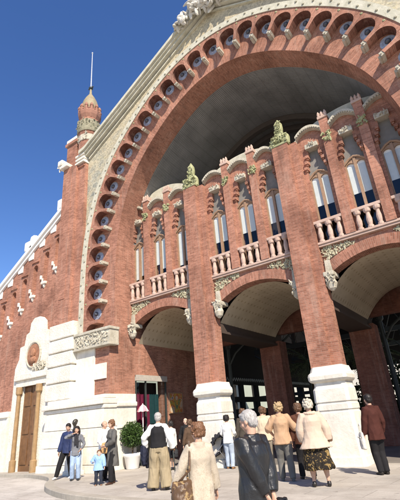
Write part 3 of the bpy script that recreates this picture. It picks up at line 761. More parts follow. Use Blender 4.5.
for xs in slots:
    zb = wtop(xs)-1.95-1.75
    mb = MB(); mb.box(xs-.20, xs+.20, 13.1, 13.3, zb-.12, zb+.04, .03); mb.ring_stack([(zb-.34,.03,.03), (zb-.26,.09,.08), (zb-.12,.11,.1)], n=8, cx=xs, cy=13.24)
    mb.box(xs-.40, xs-.28, 13.14, 13.26, zb+.25, zb+.5, .03); mb.box(xs-.28, xs-.19, 13.2, 13.27, zb+.03, zb+.3, .01); mb.done('slot_sill', ST, wg)
# stone doorway with medallion
mb = MB(); DX = -20.15
pts = [(DX-1.7, 0), (DX-.8, 0), (DX-.8, 4.25), (DX+.8, 4.25), (DX+.8, 0), (DX+1.78, 0), (DX+1.78, 5.1), (DX+1.4, 5.6), (DX+1.4, 6.25), (DX+1.0, 6.3), (DX+.9, 6.9), (DX+.62, 7.0), (DX+.55, 7.5), (DX+.25, 7.75), (DX-.25, 7.75), (DX-.55, 7.5), (DX-.62, 7.0), (DX-.9, 6.9), (DX-1.0, 6.3), (DX-1.4, 6.25), (DX-1.4, 5.6), (DX-1.7, 5.1)]
mb.prism(pts, 12.95, 13.25); mb.box(DX-1.5, DX+1.5, 12.8, 12.95, 4.4, 4.72, .04); mb.box(DX-1.3, DX+1.3, 12.85, 12.95, 4.05, 4.25)
dw = mb.done('doorway_surround', STR, hall)
mb = MB(); 
for k in range(24):
    a0, a1 = k*math.pi/12, (k+1)*math.pi/12
    mb.tube([(DX+.62*math.cos(a0), 12.93, 5.65+.68*math.sin(a0)), (DX+.62*math.cos(a1), 12.93, 5.65+.68*math.sin(a1))], .07, 6)
mb.blobs(lambda: (DX+random.uniform(.1,1.1), 12.9, random.uniform(4.8,5.15)), 40, .07, .15, 1); mb.done('wreath', CARVE, dw)
mb = MB(); mb.tube([(DX, 12.94, 5.65), (DX, 12.9, 5.65)], [(.58,.62), (.56,.60)], 24, (1,0,0)); mb.ball((DX+.02, 12.86, 5.75), (.2,.14,.26), 2); mb.ball((DX, 12.88, 5.38), (.34,.12,.2), 2); mb.done('portrait_medallion', plain('terracotta', (.30,.15,.09), .8, .2, 0, .35, 5), dw)
mb = MB(); mb.box(DX-.8, DX+.8, 13.1, 13.24, 0, 4.25)
for e in (-.4, .4):
    for z0, z1 in ((.3, 1.5), (1.7, 2.9), (3.05, 4.0)): mb.box(DX+e-.27, DX+e+.27, 13.06, 13.1, z0, z1, .02)
mb.done('door', WOOD, dw)
mb = MB()
for e in (-.86, .90): mb.ring_stack([(0,.16,.16), (.5,.16,.16), (.55,.11,.11), (3.6,.10,.10), (3.7,.17,.17), (4.04,.17,.17)], n=12, cx=DX+e, cy=12.82)
mb.done('door_column', plain('column_wood', (.30,.19,.09), .5, .4, 0, .2, 5), dw)
mb = MB(); mb.prism([(-28, 0), (-22.0, 0), (-22.0, 2.6), (-28, 2.6)], 12.9, 13.25); mb.box(-28, -22.0, 12.8, 13.25, 2.6, 2.9, .03); mb.done('wing_plinth', ST, wg)

# ------------------------------------------------------------------ ground
PAVE = paving_mat('plaza_paving', (.46,.42,.365), 1.3, .8); PAVE2 = paving_mat('road_paving', (.50,.465,.42), .9, .6); KERB = stone_mat('kerb_stone', (.40,.36,.30), (.3,.27,.22))
edge_pts = [(-60, 12.3), (-19.5, 12.3), (-18.6, 12.25), (-16.5, 11.7), (-15.1, 10.85), (-14.3, 10.05), (-13.1, 9.25), (-11.4, 8.55), (-9.8, 8.2), (-8.4, 8.05), (-5, 7.9), (0, 7.8), (12, 7.7), (60, 7.6)]
ev = catmull([(x, y) for x, y in edge_pts], 6) if False else [Vector(p) for p in edge_pts]
def smooth_poly(P, it=3):
    for _ in range(it):
        Q = [P[0]]
        for a, b in zip(P, P[1:]): Q += [a.lerp(b, .25), a.lerp(b, .75)]
        P = Q + [P[-1]]
    return P
ev = smooth_poly(ev)
mb = MB(); low = -.15
mb.quad(((-400, -200, low), (400, -200, low), (400, 400, low), (-400, 400, low)))
tag(mb.done('street', PAVE2), kind='structure')
mb = MB()
for a, b in zip(ev, ev[1:]): mb.quad(((a.x, a.y, 0), (b.x, b.y, 0), (b.x, 70, 0), (a.x, 70, 0)))
bmesh.ops.remove_doubles(mb.bm, verts=mb.bm.verts[:], dist=.001)
tag(mb.done('plaza', PAVE), kind='structure')
mb = MB(); prev = None
for i, p in enumerate(ev):
    t = (ev[min(i+1, len(ev)-1)] - ev[max(i-1, 0)]).normalized(); n_ = Vector((-t.y, t.x)) 
    if n_.y > 0: n_ = -n_
    o1 = p + n_*.012; i1 = p - n_*.3
    cur = [(o1.x, o1.y, low-.01), (o1.x, o1.y, -.01), (p.x, p.y, .006), (i1.x, i1.y, .006)]
    if prev:
        for j in range(3): mb.quad((prev[j], cur[j], cur[j+1], prev[j+1]))
    prev = cur
bmesh.ops.remove_doubles(mb.bm, verts=mb.bm.verts[:], dist=.0005)
tag(mb.done('kerb', KERB), kind='structure')
mb = MB(); mb.quad(((-14.9, 14.6, .004), (.9, 14.6, .004), (.9, 46, .004), (-14.9, 46, .004))); tag(mb.done('hall_floor', paving_mat('hall_tiles', (.22,.20,.18), .6, .6)), kind='structure')
# building across the street behind the hall
fb = thing('apartment_block', 'pale apartment block seen through the far end of the hall', 'building', (-16, 60, 0))
mb = MB(); mb.box(-55, 25, 60, 70, 0, 15); mb.done('wall', plain('pale_render', (.62,.60,.54), .85, .2, 0, .1, .3), fb)
mb = MB(); mb.box(-55.3, 25.3, 59.6, 70.3, 15, 15.5); mb.done('cornice', ST, fb)
for k in range(18):
    x = -52 + 4.2*k
    for z in (3.2, 6.6, 10): 
        mb = MB(); mb.box(x, x+1.3, 59.93, 60.02, z, z+2); mb.done('window', plain('dark_pane', (.05,.06,.06), .2, .5), fb)

fb2 = thing('terrace_house', 'low pale house beside the hall seen through the aisle openings', 'building', (-28, 30, 0))
mb = MB(); mb.box(-36, -27, 18, 58, 0, 7.0); mb.done('wall', plain('pale_green_render', (.38,.42,.36), .85, .2, 0, .1, .3), fb2); mb = MB(); mb.box(-36.2, -26.8, 17.8, 58.2, 7.0, 7.3); mb.done('roof', ST, fb2)
# ------------------------------------------------------------------ plants
def leaf(mb, p, dirv, up, L, W):
    s_ = dirv.cross(up).normalized()*W; m = p + dirv*L*.5 + up*L*.06
    mb.quad((p, m - s_, p + dirv*L, m + s_))
LEAF = leaf_mat('box_leaf', (.025,.055,.012), (.07,.12,.025)); PALM = leaf_mat('palm_leaf', (.05,.075,.035), (.14,.17,.09)); SHRUB = leaf_mat('shrub_leaf', (.012,.028,.01), (.04,.065,.02))
BARK = plain('bark', (.10,.07,.045), .9, .1, 0, .4, 12)
def rnd_unit():
    while True:
        v = Vector((random.uniform(-1,1), random.uniform(-1,1), random.uniform(-1,1)))
        if .05 < v.length < 1: return v.normalized()
def crown(mb, c, r, n, L, squash=1, shell=.55):
    for _ in range(n):
        u = rnd_unit(); rr = r*random.uniform(shell, 1)*(1+.10*noise.noise(u*2.3+Vector(c)))
        p = Vector(c) + Vector((u.x*rr, u.y*rr, u.z*rr*squash)); d = (u + rnd_unit()*.9).normalized()
        leaf(mb, p, d, rnd_unit(), L*random.uniform(.7,1.3), L*.28)
px, py = -13.55, 13.75
tp = thing('topiary_bush', 'round clipped green bush growing in the white pot by the arch jamb', 'bush', (px, py, .5))
mb = MB(); mb.tube([(px, py, .45), (px+.02, py, .8), (px, py, 1.3)], [.04, .035, .03], 7)
for e in range(6):
    a = e*1.05; mb.tube([(px, py, .85), (px+.25*math.cos(a), py+.25*math.sin(a), 1.25)], [.02, .01], 5)
mb.done('trunk', BARK, tp)
mb = MB(); crown(mb, (px, py, 1.33), .50, 3600, .085, 1.02, .35); mb.done('crown', LEAF, tp)
pt = thing('planter', 'round white plant pot standing against the white jamb base', 'plant pot', (px, py, 0))
mb = MB(); mb.ring_stack([(0,.24,.24), (.03,.26,.26), (.45,.34,.34), (.5,.39,.39), (.6,.40,.40), (.6,.35,.35), (.52,.33,.33)], n=28, cx=px, cy=py, cap=True); mb.done('pot', WHITEP, pt, True)
mb = MB(); mb.tube([(px, py, .5), (px, py, .545)], [.335, .33], 20); mb.done('soil', plain('soil', (.05,.035,.025), .95, .1), pt)
def palm(loc, h, n, L, label):
    t = thing('palm_tree', label, 'palm', loc); x, y, z = loc
    mb = MB(); mb.tube([(x, y, 0), (x+.05, y, h*.5), (x+.1, y, h)], [.16, .12, .11], 9); mb.done('trunk', BARK, t)
    mb = MB(); top = Vector((x+.1, y, h))
    for k in range(n):
        a = k*2.4+random.uniform(-.2,.2); el = random.uniform(.1, 1.25); d = Vector((math.cos(a)*math.cos(el), math.sin(a)*math.cos(el), math.sin(el)))
        p = top.copy(); v = d.copy(); pts = [p.copy()]
        for j in range(9): p = p + v*L/9; v = (v + Vector((0,0,-.16))).normalized(); pts.append(p.copy())
        for j in range(1, 9):
            tn = (pts[j+1]-pts[j-1]).normalized(); sd = tn.cross(Vector((0,0,1))).normalized(); ll = L*.30*(1-abs(j-4)/7)
            for sg in (-1, 1):
                for q in (0, .5):
                    b0 = pts[j].lerp(pts[j+1], q); leaf(mb, b0, (sd*sg + tn*.7 + Vector((0,0,-.35))).normalized(), Vector((0,0,1)), ll, .035)
        mb.tube(pts, [.02]*5+[.012]*5, 4)
    mb.done('frond', PALM, t)
palm((-9.3, 25.0, 0), 4.3, 22, 2.5, 'palm standing inside the hall behind the middle bay')
palm((-5.9, 22.8, 0), 4.0, 22, 2.4, 'palm standing inside the hall behind the right bay')
def shrub(loc, h, r, label, n=1500):
    t = thing('shrub', label, 'shrub', loc); x, y, z = loc
    mb = MB()
    for k in range(6):
        a = k*1.1; mb.tube([(x, y, 0), (x+.3*r*math.cos(a), y+.3*r*math.sin(a), h*.6)], [.04, .02], 5)
    mb.done('stem', BARK, t)
    mb = MB()
    for k in range(7):
        a = k*2.4; crown(mb, (x+r*.55*math.cos(a), y+r*.55*math.sin(a), h*(.35+.09*k)), r*.55, n//7, .2, 1, .2)
    mb.done('foliage', SHRUB, t)
shrub((-5.6, 23.4, 0), 3.3, 1.0, 'tall dark leafy shrub inside the right bay nearest the pier')
shrub((-3.9, 23.0, 0), 3.6, 1.1, 'tall dark leafy shrub inside the right bay nearest the right side of the picture')
shrub((-9.0, 23.5, 0), 2.2, .8, 'low dark leafy shrub under the palm in the middle bay')
# ------------------------------------------------------------------ people
def remesh(mb, name, mat, parent, voxel, smooth=3, fold=0, ffreq=(14, 14, 5), seed=0, grow=0):
    me = bpy.data.meshes.new('tmp'); bmesh.ops.recalc_face_normals(mb.bm, faces=mb.bm.faces[:]); mb.bm.to_mesh(me); mb.bm.free()
    o = bpy.data.objects.new('tmp', me); COL.objects.link(o)
    m = o.modifiers.new('r', 'REMESH'); m.mode = 'VOXEL'; m.voxel_size = voxel; m.use_smooth_shade = True
    if smooth:
        sm = o.modifiers.new('s', 'SMOOTH'); sm.factor = .5; sm.iterations = smooth
    dg = bpy.context.evaluated_depsgraph_get(); out = bpy.data.meshes.new_from_object(o.evaluated_get(dg)); out.name = name
    bpy.data.objects.remove(o); bpy.data.meshes.remove(me)
    if fold:
        off = Vector((seed*3.7, seed*1.3, seed*2.1))
        nv = [v.normal.copy() for v in out.vertices]
        for v, nn in zip(out.vertices, nv):
            q = Vector((v.co.x*ffreq[0], v.co.y*ffreq[1], v.co.z*ffreq[2])) + off
            a = noise.noise(q); b = 1-abs(noise.noise(q*1.7+off))*2
            v.co += nn*fold*1.5*(.7*a + .6*b)
    for p in out.polygons: p.use_smooth = True
    return link(name, out, mat, parent)
def ik(a, c, l1, l2, pole):
    d = c-a; L = min(d.length, (l1+l2)*.999); dn = d.normalized()
    x = (l1*l1-l2*l2+L*L)/(2*L); h = math.sqrt(max(l1*l1-x*x, 0)); p = pole-dn*pole.dot(dn)
    p = p.normalized() if p.length > 1e-5 else Vector((0,1,0))
    return a + dn*x + p*h, a + dn*L
SKIN = plain('skin', (.50,.30,.21), .55, .35, 0, .08, 20, .05); SKIN2 = plain('skin_pale', (.58,.38,.29), .55, .35, 0, .08, 20, .05)
EYE = plain('eye_dark', (.02,.015,.012), .2, .5, 0, 0, 5, 0); LIP = plain('lip', (.33,.11,.09), .5, .3, 0, 0, 5, 0)
WHITEC = cloth('white_cotton', (.72,.71,.68)); LEATHERM = None; BLACKC = cloth('black_cloth', (.018,.017,.018)); LEATHER = cloth('black_leather', (.012,.012,.013), .40, .2, None, 18, .5)
SHOE = plain('dark_shoe', (.02,.016,.014), .4, .4, 0, .1); WSHOE = plain('white_shoe', (.7,.7,.69), .5, .3, 0, .05)
class P:
    """a standing figure; unit = standing height H; x right, y forward, z up"""
    def __init__(s, label, loc, H, face, female=False, legs=((-.0,0,0), (0,0,0)), arms=None, lean=(0,0), head=(0,0), skin=None, build=1.0, child=False, ground=0, fingers=True):
        s.H = H; s.fem = female; s.b = build; hs = 1.45 if child else 1
        s.t = thing('person', label, 'person', (loc[0], loc[1], ground), -R(face), None, True)
        s.t.rotation_euler = (0, 0, -R(face)); s.seed = random.randint(1, 99)
        lx, ly = lean; s.lean = lean
        s.pel = Vector((lx*.3, ly*.15, .525)); s.waist = Vector((lx*.5, ly*.4, .61)); s.chest = Vector((lx*.85, ly*.8, .735)); s.neck = Vector((lx, ly, .835)); 
        s.hc = Vector((lx*1.08+.0, ly*1.15+.012, .932 if not child else .885)); s.hs = hs
        sw = (.080 if female else .092)*build; s.sw = sw
        s.sh = [s.neck + Vector((-sw, -.004, -.030)), s.neck + Vector((sw, -.004, -.030))]
        s.hip = [s.pel + Vector((-.048*build, 0, -.005)), s.pel + Vector((.048*build, 0, -.005))]
        s.kn, s.an, s.toe = [], [], []
        for i in (0, 1):
            dx, dy, dz = legs[i]; ank = Vector((s.hip[i].x*.9+dx, s.pel.y*.3+dy, .042+dz))
            k, ank = ik(s.hip[i], ank, .245, .240, Vector((0, 1, 0))); s.kn.append(k); s.an.append(ank)
        s.el, s.wr = [], []
        arms = arms or ((-.15, .03, .48), (.15, .03, .48))
        for i in (0, 1):
            a = arms[i]; w_ = Vector(a[:3]) ; pole = Vector(a[3:6]) if len(a) > 3 else Vector(((-.6 if i == 0 else .6), -1, -.2))
            e, w_ = ik(s.sh[i], w_, .172, .150, pole); s.el.append(e); s.wr.append(w_)
        s.hrot = Euler((R(head[1]), 0, R(head[0]))).to_matrix()
        s.body(skin or SKIN)
    def v(s, p): return Vector(p)*s.H
    def tube(s, mb, pts, rads, **k):
        rr = [tuple(q*s.H for q in r) if isinstance(r, tuple) else r*s.H for r in rads]
        mb.tube([s.v(p) for p in pts], rr, **k)
    def ball(s, mb, c, r, sub=3, rot=None):
        r = r if isinstance(r, tuple) else (r,)*3
        mb.ball(s.v(c), tuple(q*s.H for q in r), sub, rot)
    def hp(s, x, y, z): return s.hc + s.hrot @ (Vector((x, y, z))*s.hs)
    def body(s, skin):
        b = s.b; mb = MB(); e = s.hrot.to_euler(); hs = s.hs; X = (1, 0, 0)
        s.tube(mb, [s.pel+Vector((0,0,-.05)), s.pel, s.waist, s.chest, s.neck+Vector((0,0,-.03)), s.neck], [(.07*b,.05*b), (.088*b,.06*b), (.075*b,.052*b), (.080*b,.060*b), (.052*b,.040), (.034,.034)], n=16, side=X)
        s.tube(mb, [s.neck+Vector((0,-.004,-.03)), s.hp(0,-.012,-.03)], [.034, .031], n=12)
        s.ball(mb, s.hp(0,-.006,.014), (.0445*hs,.055*hs,.051*hs), 3, e); s.ball(mb, s.hp(0,.010,-.018), (.037*hs,.043*hs,.045*hs), 3, e); s.ball(mb, s.hp(0,.030,-.050), (.018*hs,.016*hs,.014*hs), 2, e)
        s.tube(mb, [s.hp(0,.048,.010), s.hp(0,.060,-.012), s.hp(0,.050,-.017)], [.006*hs, .0085*hs, .007*hs], n=8)
        s.tube(mb, [s.hp(-.026,.042,.016), s.hp(0,.049,.018), s.hp(.026,.042,.016)], [.007*hs]*3, n=6)
        s.ball(mb, s.hp(0,.046,-.033), (.014*hs,.008*hs,.005*hs), 2, e)
        for sg in (-1, 1): s.ball(mb, s.hp(sg*.046,-.004,-.004), (.007*hs,.013*hs,.018*hs), 2, e); s.ball(mb, s.hp(sg*.026,.030,-.014), (.014*hs,.014*hs,.014*hs), 2, e)
        for i in (0, 1):
            sg = -1 if i == 0 else 1
            s.tube(mb, [s.neck+Vector((sg*.03,0,-.03)), s.sh[i], s.sh[i].lerp(s.el[i],.3), s.el[i], s.el[i].lerp(s.wr[i],.3), s.wr[i]], [.026, .028*b, .026*b, .021*b, .022*b, .0155], n=10)
            d = (s.wr[i]-s.el[i]).normalized(); side = Vector((0,1,0))-d*d.y; side.normalize(); nrm = d.cross(side)*(-sg)
            nrm = d.cross(side); 
            if nrm.dot(Vector((-sg,0,0))) < 0: nrm = -nrm
            pw = s.wr[i] + d*.048
            s.tube(mb, [s.wr[i], s.wr[i]+d*.02, pw], [.014, (.021,.011), (.023,.010)], n=10, side=side)
            for j, (o_, L) in enumerate(((-.018,.034), (-.006,.042), (.006,.045), (.018,.040))):
                a = pw + side*o_; m_ = a + d*L*.5 + nrm*.004*(1+.5*j); t_ = m_ + d*L*.38 + nrm*.014
                s.tube(mb, [a-d*.008, a, m_, t_], [.0065, .0064, .0058, .0045], n=6)
            a = s.wr[i]+d*.018+side*.016; s.tube(mb, [a, a+side*.014+d*.016+nrm*.006, a+side*.016+d*.034+nrm*.012], [.008, .0072, .0052], n=6)
            k, an = s.kn[i], s.an[i]
            s.tube(mb, [s.hip[i]+Vector((0,0,.02)), s.hip[i].lerp(k,.3), k, k.lerp(an,.3)+Vector((0,-.008,0)), an.lerp(k,.2), an], [.047*b, .049*b, .035, .035*b, .022, .020], n=12)
            s.tube(mb, [an+Vector((0,-.022,-.022)), an+Vector((0,.03,-.022)), an+Vector((sg*.006,.085,-.032))], [(.019,.018), (.022,.018), (.018,.009)], n=10, side=X)
        s.bodyo = remesh(mb, 'body', skin, s.t, .0042*s.H, 3)
        for sg in (-1, 1):
            m = MB(); s.ball(m, s.hp(sg*.0185,.0435,.004), (.0075*hs,.005*hs,.0042*hs), 2, e); m.done('eye', EYE, s.bodyo, True)
        m = MB(); s.tube(m, [s.hp(-.014,.0515,-.034), s.hp(0,.0555,-.0335), s.hp(.014,.0515,-.034)], [.002*hs, .0032*hs, .002*hs], n=6); m.done('mouth', LIP, s.bodyo, True)
    def hair(s, mat, style='short', seed=1):
        mb = MB(); e = s.hrot.to_euler(); hs = s.hs
        s.ball(mb, s.hp(0,-.016,.026), (.0515*hs,.0575*hs,.0505*hs), 3, e)
        s.ball(mb, s.hp(0,-.034,-.002), (.046*hs,.036*hs,.048*hs), 3, e)
        if style == 'short':
            s.ball(mb, s.hp(0,.018,.050), (.036*hs,.028*hs,.016*hs), 2, e)
            for sg in (-1, 1): s.ball(mb, s.hp(sg*.041,-.008,.014), (.009*hs,.02*hs,.024*hs), 2, e)
        if style in ('curly', 'bob'):
            g = 1.0 if style == 'bob' else 1.12
            for k in range(80):
                a = random.uniform(0, 6.28); z = random.uniform(-.035, .07)
                rr = .052*math.sqrt(max(.05, 1-((z-.01)/.075)**2)); x, y = rr*math.cos(a), rr*math.sin(a)-.014
                if y > .022 and z < .042: continue
                s.ball(mb, s.hp(x*g,y*g,z*g), (.0145*hs,)*3, 1)
        if style == 'long':
            for k in range(9):
                a = math.pi*(1.02+.96*k/8.0); x, y = .046*math.cos(a), .040*math.sin(a)-.006
                s.tube(mb, [s.hp(x,y,.03), s.hp(x*1.15,y*1.15,-.03), s.hp(x*1.2,y*1.05-.006,-.11)], [.016*hs, .018*hs, .011*hs], n=7)
            s.ball(mb, s.hp(0,.016,.052), (.04*hs,.03*hs,.018*hs), 2, e)
        if style == 'bald':
            mb = MB()
            for k in range(11):
                a = math.pi*(.93+1.14*k/10.0); s.ball(mb, s.hp(.0405*math.cos(a), .047*math.sin(a)-.010, -.004), (.009*hs,.009*hs,.024*hs), 2)
        return remesh(mb, 'hair', mat, s.bodyo if False else s.t, .0045*s.H, 2, .0035*s.H, (60, 60, 30), s.seed)
    def top(s, name, mat, hem=.48, flare=0., g=.012, sleeve=1.0, sr=.0, collar=True, fold=.006, belly=0., hood=False, parent=None, straight=0., fur=False):
        b = s.b; mb = MB(); X = (1, 0, 0)
        mid = s.pel; zz = []
        chest = .006 if s.fem else 0
        hemc = Vector((s.pel.x*.6, s.pel.y*.5, hem)); pts, rr = [], []
        wa = (.080+g)*b if not s.fem else (.076+g)*b
        if hem < .5:
            pts += [hemc]; rr += [((.099+g+flare)*b, (.070+g+flare)*b)]
            if hem < .44: pts += [hemc.lerp(s.pel, .55)]; rr += [((.092+g+flare*.5)*b, (.067+g+flare*.5)*b)]
        pts += [s.pel+Vector((0,0,.01)), s.waist, s.waist.lerp(s.chest,.5), s.chest, s.chest.lerp(s.neck,.55), s.neck+Vector((0,-.002,-.022)), s.neck+Vector((0,0,.004))]
        rr += [((.092+g+straight)*b, (.066+g)*b), (wa+straight, (.058+g+belly)*b), ((.080+g)*b, (.060+g+belly)*b), ((.086+g)*b, (.066+g+chest)*b), ((.080+g)*b, (.056+g)*b), (.052*b+g, .042+g), (.040+g*.5, .040+g*.4)]
        s.tube(mb, pts, rr, n=22, side=X)
        if s.fem:
            for sg in (-1, 1): s.ball(mb, s.chest+Vector((sg*.036,.052,.0)), (.036+g*.5,.028+g*.5,.034+g*.5))
        for i in ((0, 1) if sleeve else ()):
            sg = -1 if i == 0 else 1; end = s.el[i].lerp(s.wr[i], min(max(2*sleeve-1, 0), .99)) if sleeve > .5 else s.sh[i].lerp(s.el[i], sleeve*2)
            path = [s.neck+Vector((sg*.045,0,-.028)), s.sh[i]+Vector((0,0,.004)), s.sh[i].lerp(s.el[i],.35)]
            rad = [.026+g*.8, .030*b+g*.8, .030*b+g*.8+sr*.4]
            if sleeve > .5: path += [s.el[i], s.el[i].lerp(end,.5), end]; rad += [.025*b+g*.8+sr*.7, .024*b+g*.8+sr*.8, .019+g*.7+sr]
            else: path += [end]; rad += [.034*b+g+sr]
            s.tube(mb, path, rad, n=12)
        if collar:
            s.tube(mb, [s.neck+Vector((0,-.006,-.02)), s.neck+Vector((0,-.006,.018))], [(.052+g*.5,.050+g*.5), (.046+g*.4,.045+g*.4)], n=16, side=X)
        if fur:
            for k in range(16):
                a = k*math.pi/8; s.ball(mb, s.neck+Vector((.062*math.cos(a), .055*math.sin(a)-.008, .004)), .021, 2)
        if hood: s.ball(mb, s.neck+Vector((0,-.05,-.005)), (.05,.03,.032))
        return remesh(mb, name, mat, parent or s.t, .0062*s.H, 4, fold*s.H, (9/s.H, 9/s.H, 4.5/s.H), s.seed)
    def trousers(s, mat, g=.008, wide=0., fold=.005, name='trousers', short=0):
        b = s.b; mb = MB(); X = (1, 0, 0)
        s.tube(mb, [s.pel+Vector((0,0,.055)), s.pel+Vector((0,0,0)), s.pel+Vector((0,0,-.045))], [(.066*b+g,.048*b+g), (.084*b+g,.062*b+g), (.078*b+g,.06*b+g)], n=18, side=X)
        for i in (0, 1):
            k, an = s.kn[i], s.an[i]; lo = an.lerp(k, .03+short)
            s.tube(mb, [s.hip[i]+Vector((0,0,.02)), s.hip[i].lerp(k,.35), k, k.lerp(lo,.5), lo+Vector((0,-.004,-.012))], [.050*b+g, .052*b+g+wide*.5, .041+g+wide, .037+g+wide*1.1, .030+g+wide*1.3], n=14)
        return remesh(mb, name, mat, s.t, .006*s.H, 4, fold*s.H, (11/s.H, 11/s.H, 3.5/s.H), s.seed+5)
    def skirt(s, mat, z0=.2, flare=.04, fold=.010):
        b = s.b; mb = MB(); rows = [(s.pel+Vector((0,0,.06)), .085, .06), (s.pel, .096, .072), (Vector((s.pel.x*.5, s.pel.y*.5, .36)), .10+flare*.6, .078+flare*.6), (Vector((0, 0, z0)), .10+flare, .08+flare)]
        s.tube(mb, [r[0] for r in rows], [(r[1]*b, r[2]*b) for r in rows], n=24, side=(1,0,0))
        return remesh(mb, 'skirt', mat, s.t, .006*s.H, 3, fold*s.H, (16/s.H, 16/s.H, 1.5/s.H), s.seed+9)
    def shoes(s, mat, boot=0, heel=0):
        for i in (0, 1):
            sg = -1 if i == 0 else 1; an = s.an[i]; mb = MB()
            s.tube(mb, [an+Vector((0,-.030,-.024)), an+Vector((0,.0,-.020)), an+Vector((sg*.003,.05,-.024)), an+Vector((sg*.006,.092,-.031)), an+Vector((sg*.006,.104,-.034))], [(.020,.019), (.024,.024), (.026,.018), (.021,.012), (.010,.007)], n=14, side=(1,0,0))
            s.tube(mb, [an+Vector((0,-.012,-.02)), an.lerp(s.kn[i], boot if boot else .06)], [.026, .042 if boot else .025], n=12)
            remesh(mb, 'boot' if boot else 'shoe', mat, s.t, .0045*s.H, 2)
    def world(s, p):
        return Matrix.Rotation(s.t.rotation_euler.z, 3, 'Z') @ (Vector(p)*s.H) + Vector(s.t.location)
def strap(mb, pts, r): mb.tube(pts, r, 6)
def bag(label, cat, c, rx, ry, rz, mat, rot, strap_pts=None, name='shoulder_bag', flap=True):
    t = thing(name, label, cat, c, rot, None, True); 
    mb = MB(); mb.ring_stack([(-rz, rx*.92, ry), (-rz*.75, rx*1.0, ry*1.1), (0, rx, ry*1.15), (rz*.8, rx*.93, ry*.8), (rz, rx*.9, ry*.35)], n=20); remesh(mb, 'pouch', mat, t, .014, 3, .01, (14,14,8), random.randint(0,50))
    if flap:
        mb = MB(); mb.tube([(-rx*.9, ry*1.1, rz*.45), (0, ry*1.2, rz*.35), (rx*.9, ry*1.1, rz*.45)], .012, 6); mb.done('piping', mat, t)
    mb = MB()
    if strap_pts:
        inv = Matrix.Rotation(-rot, 3, 'Z'); strap(mb, [inv @ (Vector(p)-Vector(c)) for p in strap_pts], .016)
    else:
        mb.tube([(-rx*.6, 0, rz), (-rx*.5, 0, rz+.16), (0, 0, rz+.22), (rx*.5, 0, rz+.16), (rx*.6, 0, rz)], .013, 6)
    mb.done('strap', mat, t); return t
HB = hair_mat('black_hair', (.015,.011,.01)); HBR = hair_mat('brown_hair', (.10,.05,.025)); HGR = hair_mat('grey_hair', (.36,.34,.32)); HBL = hair_mat('blond_hair', (.36,.25,.13)); HWH = hair_mat('white_hair', (.45,.40,.32)); HRD = hair_mat('chestnut_hair', (.16,.075,.035))

# couple by the kerb
p = P('man in a dark blue jacket and white shoes striding beside the woman in jeans', (-14.45, 11.05), 1.93, 128+30, legs=((-.02,-.09,.0), (.115,.10,.0)), arms=((-.13,.07,.47), (.14,.05,.47)), lean=(-.03,.02), head=(12,-22))
p.top('jacket', cloth('navy_jacket', (.02,.03,.085), .6, .2, None, 26, .3), .46, .004, .018, 1, .006, True, .008, hood=True); p.trousers(BLACKC); p.shoes(WSHOE); p.hair(HB, 'short')
p = P('woman in a grey top, dark scarf, light jeans and black boots holding a phone', (-13.5, 10.75), 1.80, 128+5, True, legs=((-.02,.03,0), (.02,-.02,0)), arms=((-.10,.13,.56,-1,-.3,-.6), (.075,.085,.86,1,.1,-.4)), head=(-12,-8))
p.top('cardigan', cloth('grey_knit', (.16,.165,.18), .9, .2, None, 40), .45, .006, .010, .96, .0, True, .006); p.trousers(cloth('light_denim', (.30,.39,.53), .85, .25)); p.shoes(plain('black_boot', (.015,.014,.014), .4, .4), .62); p.hair(HB, 'long')
mb = MB(); X = (1,0,0)
p.tube(mb, [p.neck+Vector((0,-.006,-.012)), p.neck+Vector((0,.0,.02))], [(.062,.058), (.055,.052)], n=16, side=X); p.tube(mb, [p.neck+Vector((-.02,.058,0)), p.chest+Vector((-.026,.092,0)), p.waist+Vector((-.028,.092,.0))], [(.018,.012), (.022,.012), (.024,.008)], n=10, side=X); p.tube(mb, [p.neck+Vector((.02,.058,0)), p.chest+Vector((.022,.094,.02)), p.waist+Vector((.02,.09,.04))], [(.018,.012), (.02,.012), (.022,.008)], n=10, side=X)
remesh(mb, 'scarf', cloth('dark_scarf', (.03,.03,.034)), p.t, .010, 2, .006, (20,20,8), 3)
q = p.wr[1]; ph = thing('mobile_phone', 'small dark mobile phone held to the ear of the woman in light jeans', 'phone', p.world(q+Vector((-.012,.0,.045))), p.t.rotation_euler.z, None, True); mb = MB(); mb.box(-.012,.012,-.03,.03,-.06,.06,.008); mb.done('phone_case', BLACKC, ph); mb = MB(); mb.box(-.0145,-.0125,-.024,.024,-.045,.05); mb.done('screen', plain('phone_screen', (.02,.02,.025), .1, .5, 0, 0, 5, 0), ph)
# bald man
p = P('balding man in white over black standing behind the woman in the long grey coat', (-12.0, 10.75), 1.90, 128-50, arms=((-.14,.08,.47), (.13,.12,.55)), head=(-8,-6))
p.top('shirt', BLACKC, .47, 0, .006, .3); p.top('jacket', WHITEC, .44, .0, .016, .95, .0, True, .008); p.trousers(BLACKC); p.shoes(SHOE); p.hair(HB, 'bald')
# woman in long coat
p = P('woman in a long grey coat and brown boots bending her head beside the child', (-10.95, 10.2), 1.88, 131+62, True, legs=((-.01,.06,0), (.01,-.05,0)), arms=((-.05,.17,.60,-1,-.3,-.5), (.12,.06,.60,1,-1,-.2)), lean=(0,.02), head=(8,-18))
cw = p; p.top('coat', cloth('grey_wool', (.10,.095,.088), .9, .25, None, 40), .27, .018, .014, 1, .004, True, .007); p.trousers(BLACKC); p.shoes(plain('brown_boot', (.06,.025,.015), .45, .4), .75); p.hair(HRD, 'bob')
c = p.world((.16, .02, .555)); bag('tan leather handbag hanging from the arm of the woman in the grey coat', 'bag', c, .19, .075, .16, cloth('tan_leather', (.50,.29,.12), .5, .15, None, 20, .4), p.t.rotation_euler.z+.9, [c+Vector((-.1,0,.15)), p.world((.125,.0,.69)), c+Vector((.1,0,.15))], 'handbag')
